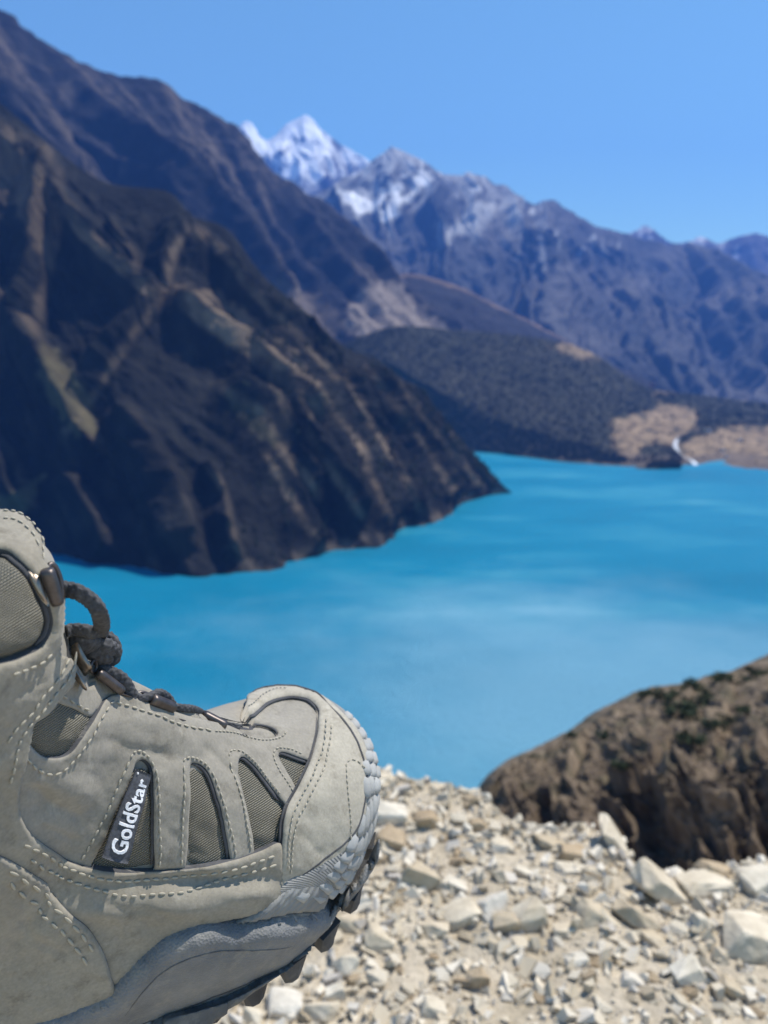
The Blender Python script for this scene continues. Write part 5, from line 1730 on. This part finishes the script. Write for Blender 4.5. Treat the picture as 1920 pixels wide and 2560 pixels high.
def ring(name, cpx, rx, ry, rot, thick, lift, mat, parent):
    a = np.linspace(0, 2 * math.pi, 41)[:-1]; cr, sr = math.cos(rot), math.sin(rot)
    P = np.stack([cpx[0] + rx * np.cos(a) * cr - ry * np.sin(a) * sr, cpx[1] + rx * np.cos(a) * sr + ry * np.sin(a) * cr], 1)
    d0 = float((samp(np.array([cpx], float))[0][0] - CAM) @ FW) - lift
    C = unproj(P[:, 0], P[:, 1], d0 + .002 * np.cos(a)); r_ = thick / FPX * d0
    m = len(C); n = 10; T = np.roll(C, -1, 0) - np.roll(C, 1, 0); T /= np.linalg.norm(T, axis=1, keepdims=True)
    N1 = np.cross(T, FW); N1 /= np.linalg.norm(N1, axis=1, keepdims=True); N2 = np.cross(T, N1)
    th = np.arange(n) * 2 * math.pi / n
    V = (C[:, None] + r_ * np.cos(th)[None, :, None] * N1[:, None] + r_ * np.sin(th)[None, :, None] * N2[:, None]).reshape(-1, 3)
    F = [(i * n + j, i * n + (j + 1) % n, ((i + 1) % m) * n + (j + 1) % n, ((i + 1) % m) * n + j) for i in range(m) for j in range(n)]
    return bpart(name, V, F, M[mat], parent)


# top hook
hk = barrel('lace_hook', (117, 1424), (144, 1510), 17, .011, 'gunmetal', BOOT)
leaf('rivet_plate', [(70, 1424), (84, 1430), (102, 1430), (112, 1470), (124, 1512), (116, 1514), (96, 1490), (80, 1462), (71, 1440)], .0042, .0058, 'brass', hk)
ring('loop', (137, 1468), 17, 58, -.16, 7.5, .003, 'gunmetal', hk)
# second hook with a bronze plate
hk2 = leaf('lace_hook', [(172, 1622), (182, 1612), (194, 1606), (208, 1630), (229, 1668), (222, 1682), (211, 1690), (196, 1668), (180, 1640)], .0085, .0100, 'brass', BOOT)
leaf('rivet_plate', [(167, 1642), (176, 1650), (192, 1674), (208, 1698), (218, 1724), (210, 1724), (192, 1702), (176, 1678), (168, 1658)], .0030, .0050, 'brass', hk2)
ring('loop', (234, 1666), 7, 15, .1, 4, .006, 'gunmetal', hk2)
# barrel loops down the eyestay
HOOKS = []
for a, b, rp, fl in (((243, 1680), (306, 1728), 12, [(268, 1706), (290, 1722), (310, 1738), (334, 1742), (318, 1744), (290, 1734), (270, 1720)]),
                     ((380, 1747), (434, 1770), 14, [(405, 1781), (425, 1784), (452, 1796), (466, 1802), (446, 1802), (420, 1795)]),
                     ((508, 1786), (566, 1816), 12, [(574, 1829), (592, 1828), (612, 1834), (620, 1841), (604, 1843), (584, 1838)])):
    h = barrel('lace_hook', a, b, rp, .0055, 'gunmetal', BOOT); HOOKS.append(h)
    leaf('rivet_plate', fl, .0016, .0032, 'gunmetal', h)
leaf('rivet_plate', [(626, 1851), (640, 1847), (656, 1849), (662, 1854), (648, 1857), (632, 1856)], .0018, .003, 'gunmetal', HOOKS[2])
ring('loop', (362, 1741), 19, 8, .35, 5, .001, 'gunmetal', HOOKS[1])


def lace(pts, wa, wb, lift, braid=.32, per=.0026, name='lace', n=24, toward=None):
    P = np.asarray(pts, float); C2 = catmull(P[:, :2], 110)
    tw = np.interp(np.linspace(0, 1, 110), np.linspace(0, 1, len(P)), P[:, 2])
    dd = (samp(C2)[0] - CAM) @ FW
    dd = np.convolve(np.pad(dd, 12, mode='edge'), np.ones(25) / 25, 'valid')
    C = unproj(C2[:, 0], C2[:, 1], dd - lift - tw)
    d0 = float(dd.mean())
    V, F = tube(C, wa / FPX * d0, wb / FPX * d0, n, True, braid, per)
    return bpart(name, V, F, M['lace'])


# loop of lace between the first two hooks (points: px, py, metres toward the camera)
lace([(146, 1470, .002), (165, 1474, .003), (188, 1478, .004), (213, 1491, .005), (238, 1513, .005), (251, 1541, .004), (254, 1570, .003), (246, 1592, .001)], 19, 9, .004)
lace([(166, 1578, .002), (185, 1574, .003), (210, 1576, .004), (236, 1582, .004), (262, 1590, .003)], 15, 10, .001)
lace([(188, 1590, .0), (212, 1606, .004), (238, 1612, .006), (262, 1622, .007), (276, 1632, .004)], 27, 16, .002)
lace([(214, 1612, .004), (240, 1636, .006), (262, 1646, .005), (250, 1656, .002)], 20, 13, .002)
lace([(268, 1590, .001), (284, 1606, .004), (290, 1628, .004), (284, 1648, .003), (264, 1660, .001)], 14, 10, .001)
lace([(246, 1672, .001), (272, 1680, .003), (298, 1692, .004), (314, 1708, .003), (324, 1728, .001), (334, 1744, .0)], 15, 10, .002)
lace([(330, 1738, .0), (352, 1746, .001), (376, 1740, .003), (398, 1732, .004), (418, 1742, .003), (432, 1762, .001)], 10, 8, .002)
lace([(434, 1768, .001), (458, 1770, .003), (480, 1772, .003), (500, 1780, .002), (514, 1790, .001)], 9, 7, .002)
lace([(528, 1796, .0), (548, 1806, .001), (572, 1815, .001), (596, 1822, .0)], 9, 7, .001)

# ------------------------------------------------------------------ hazy air
hb = np.array([(-13500, -2200, ZL - 10), (13500, -2200, ZL - 10), (13500, 12000, ZL - 10), (-13500, 12000, ZL - 10)])
ht = hb + np.array([0, 0, 3300])
haze = mesh_obj('haze', np.vstack([hb, ht]), [(0, 3, 2, 1), (4, 5, 6, 7), (0, 1, 5, 4), (1, 2, 6, 5), (2, 3, 7, 6), (3, 0, 4, 7)], [], smooth_shade=False)
hm = bpy.data.materials.new('thin_blue_haze'); hm.use_nodes = True
hm.node_tree.nodes.remove(hm.node_tree.nodes['Principled BSDF'])
pv = hm.node_tree.nodes.new('ShaderNodeVolumePrincipled')
pv.inputs['Color'].default_value = (.11, .31, 1.0, 1)
pv.inputs['Density'].default_value = 6.3e-5
pv.inputs['Anisotropy'].default_value = .0
hm.node_tree.links.new(pv.outputs[0], hm.node_tree.nodes['Material Output'].inputs['Volume'])
haze.data.materials.append(hm)
tag(haze, 'thin blue haze hanging over the lake and mountains', 'haze', kind='stuff')
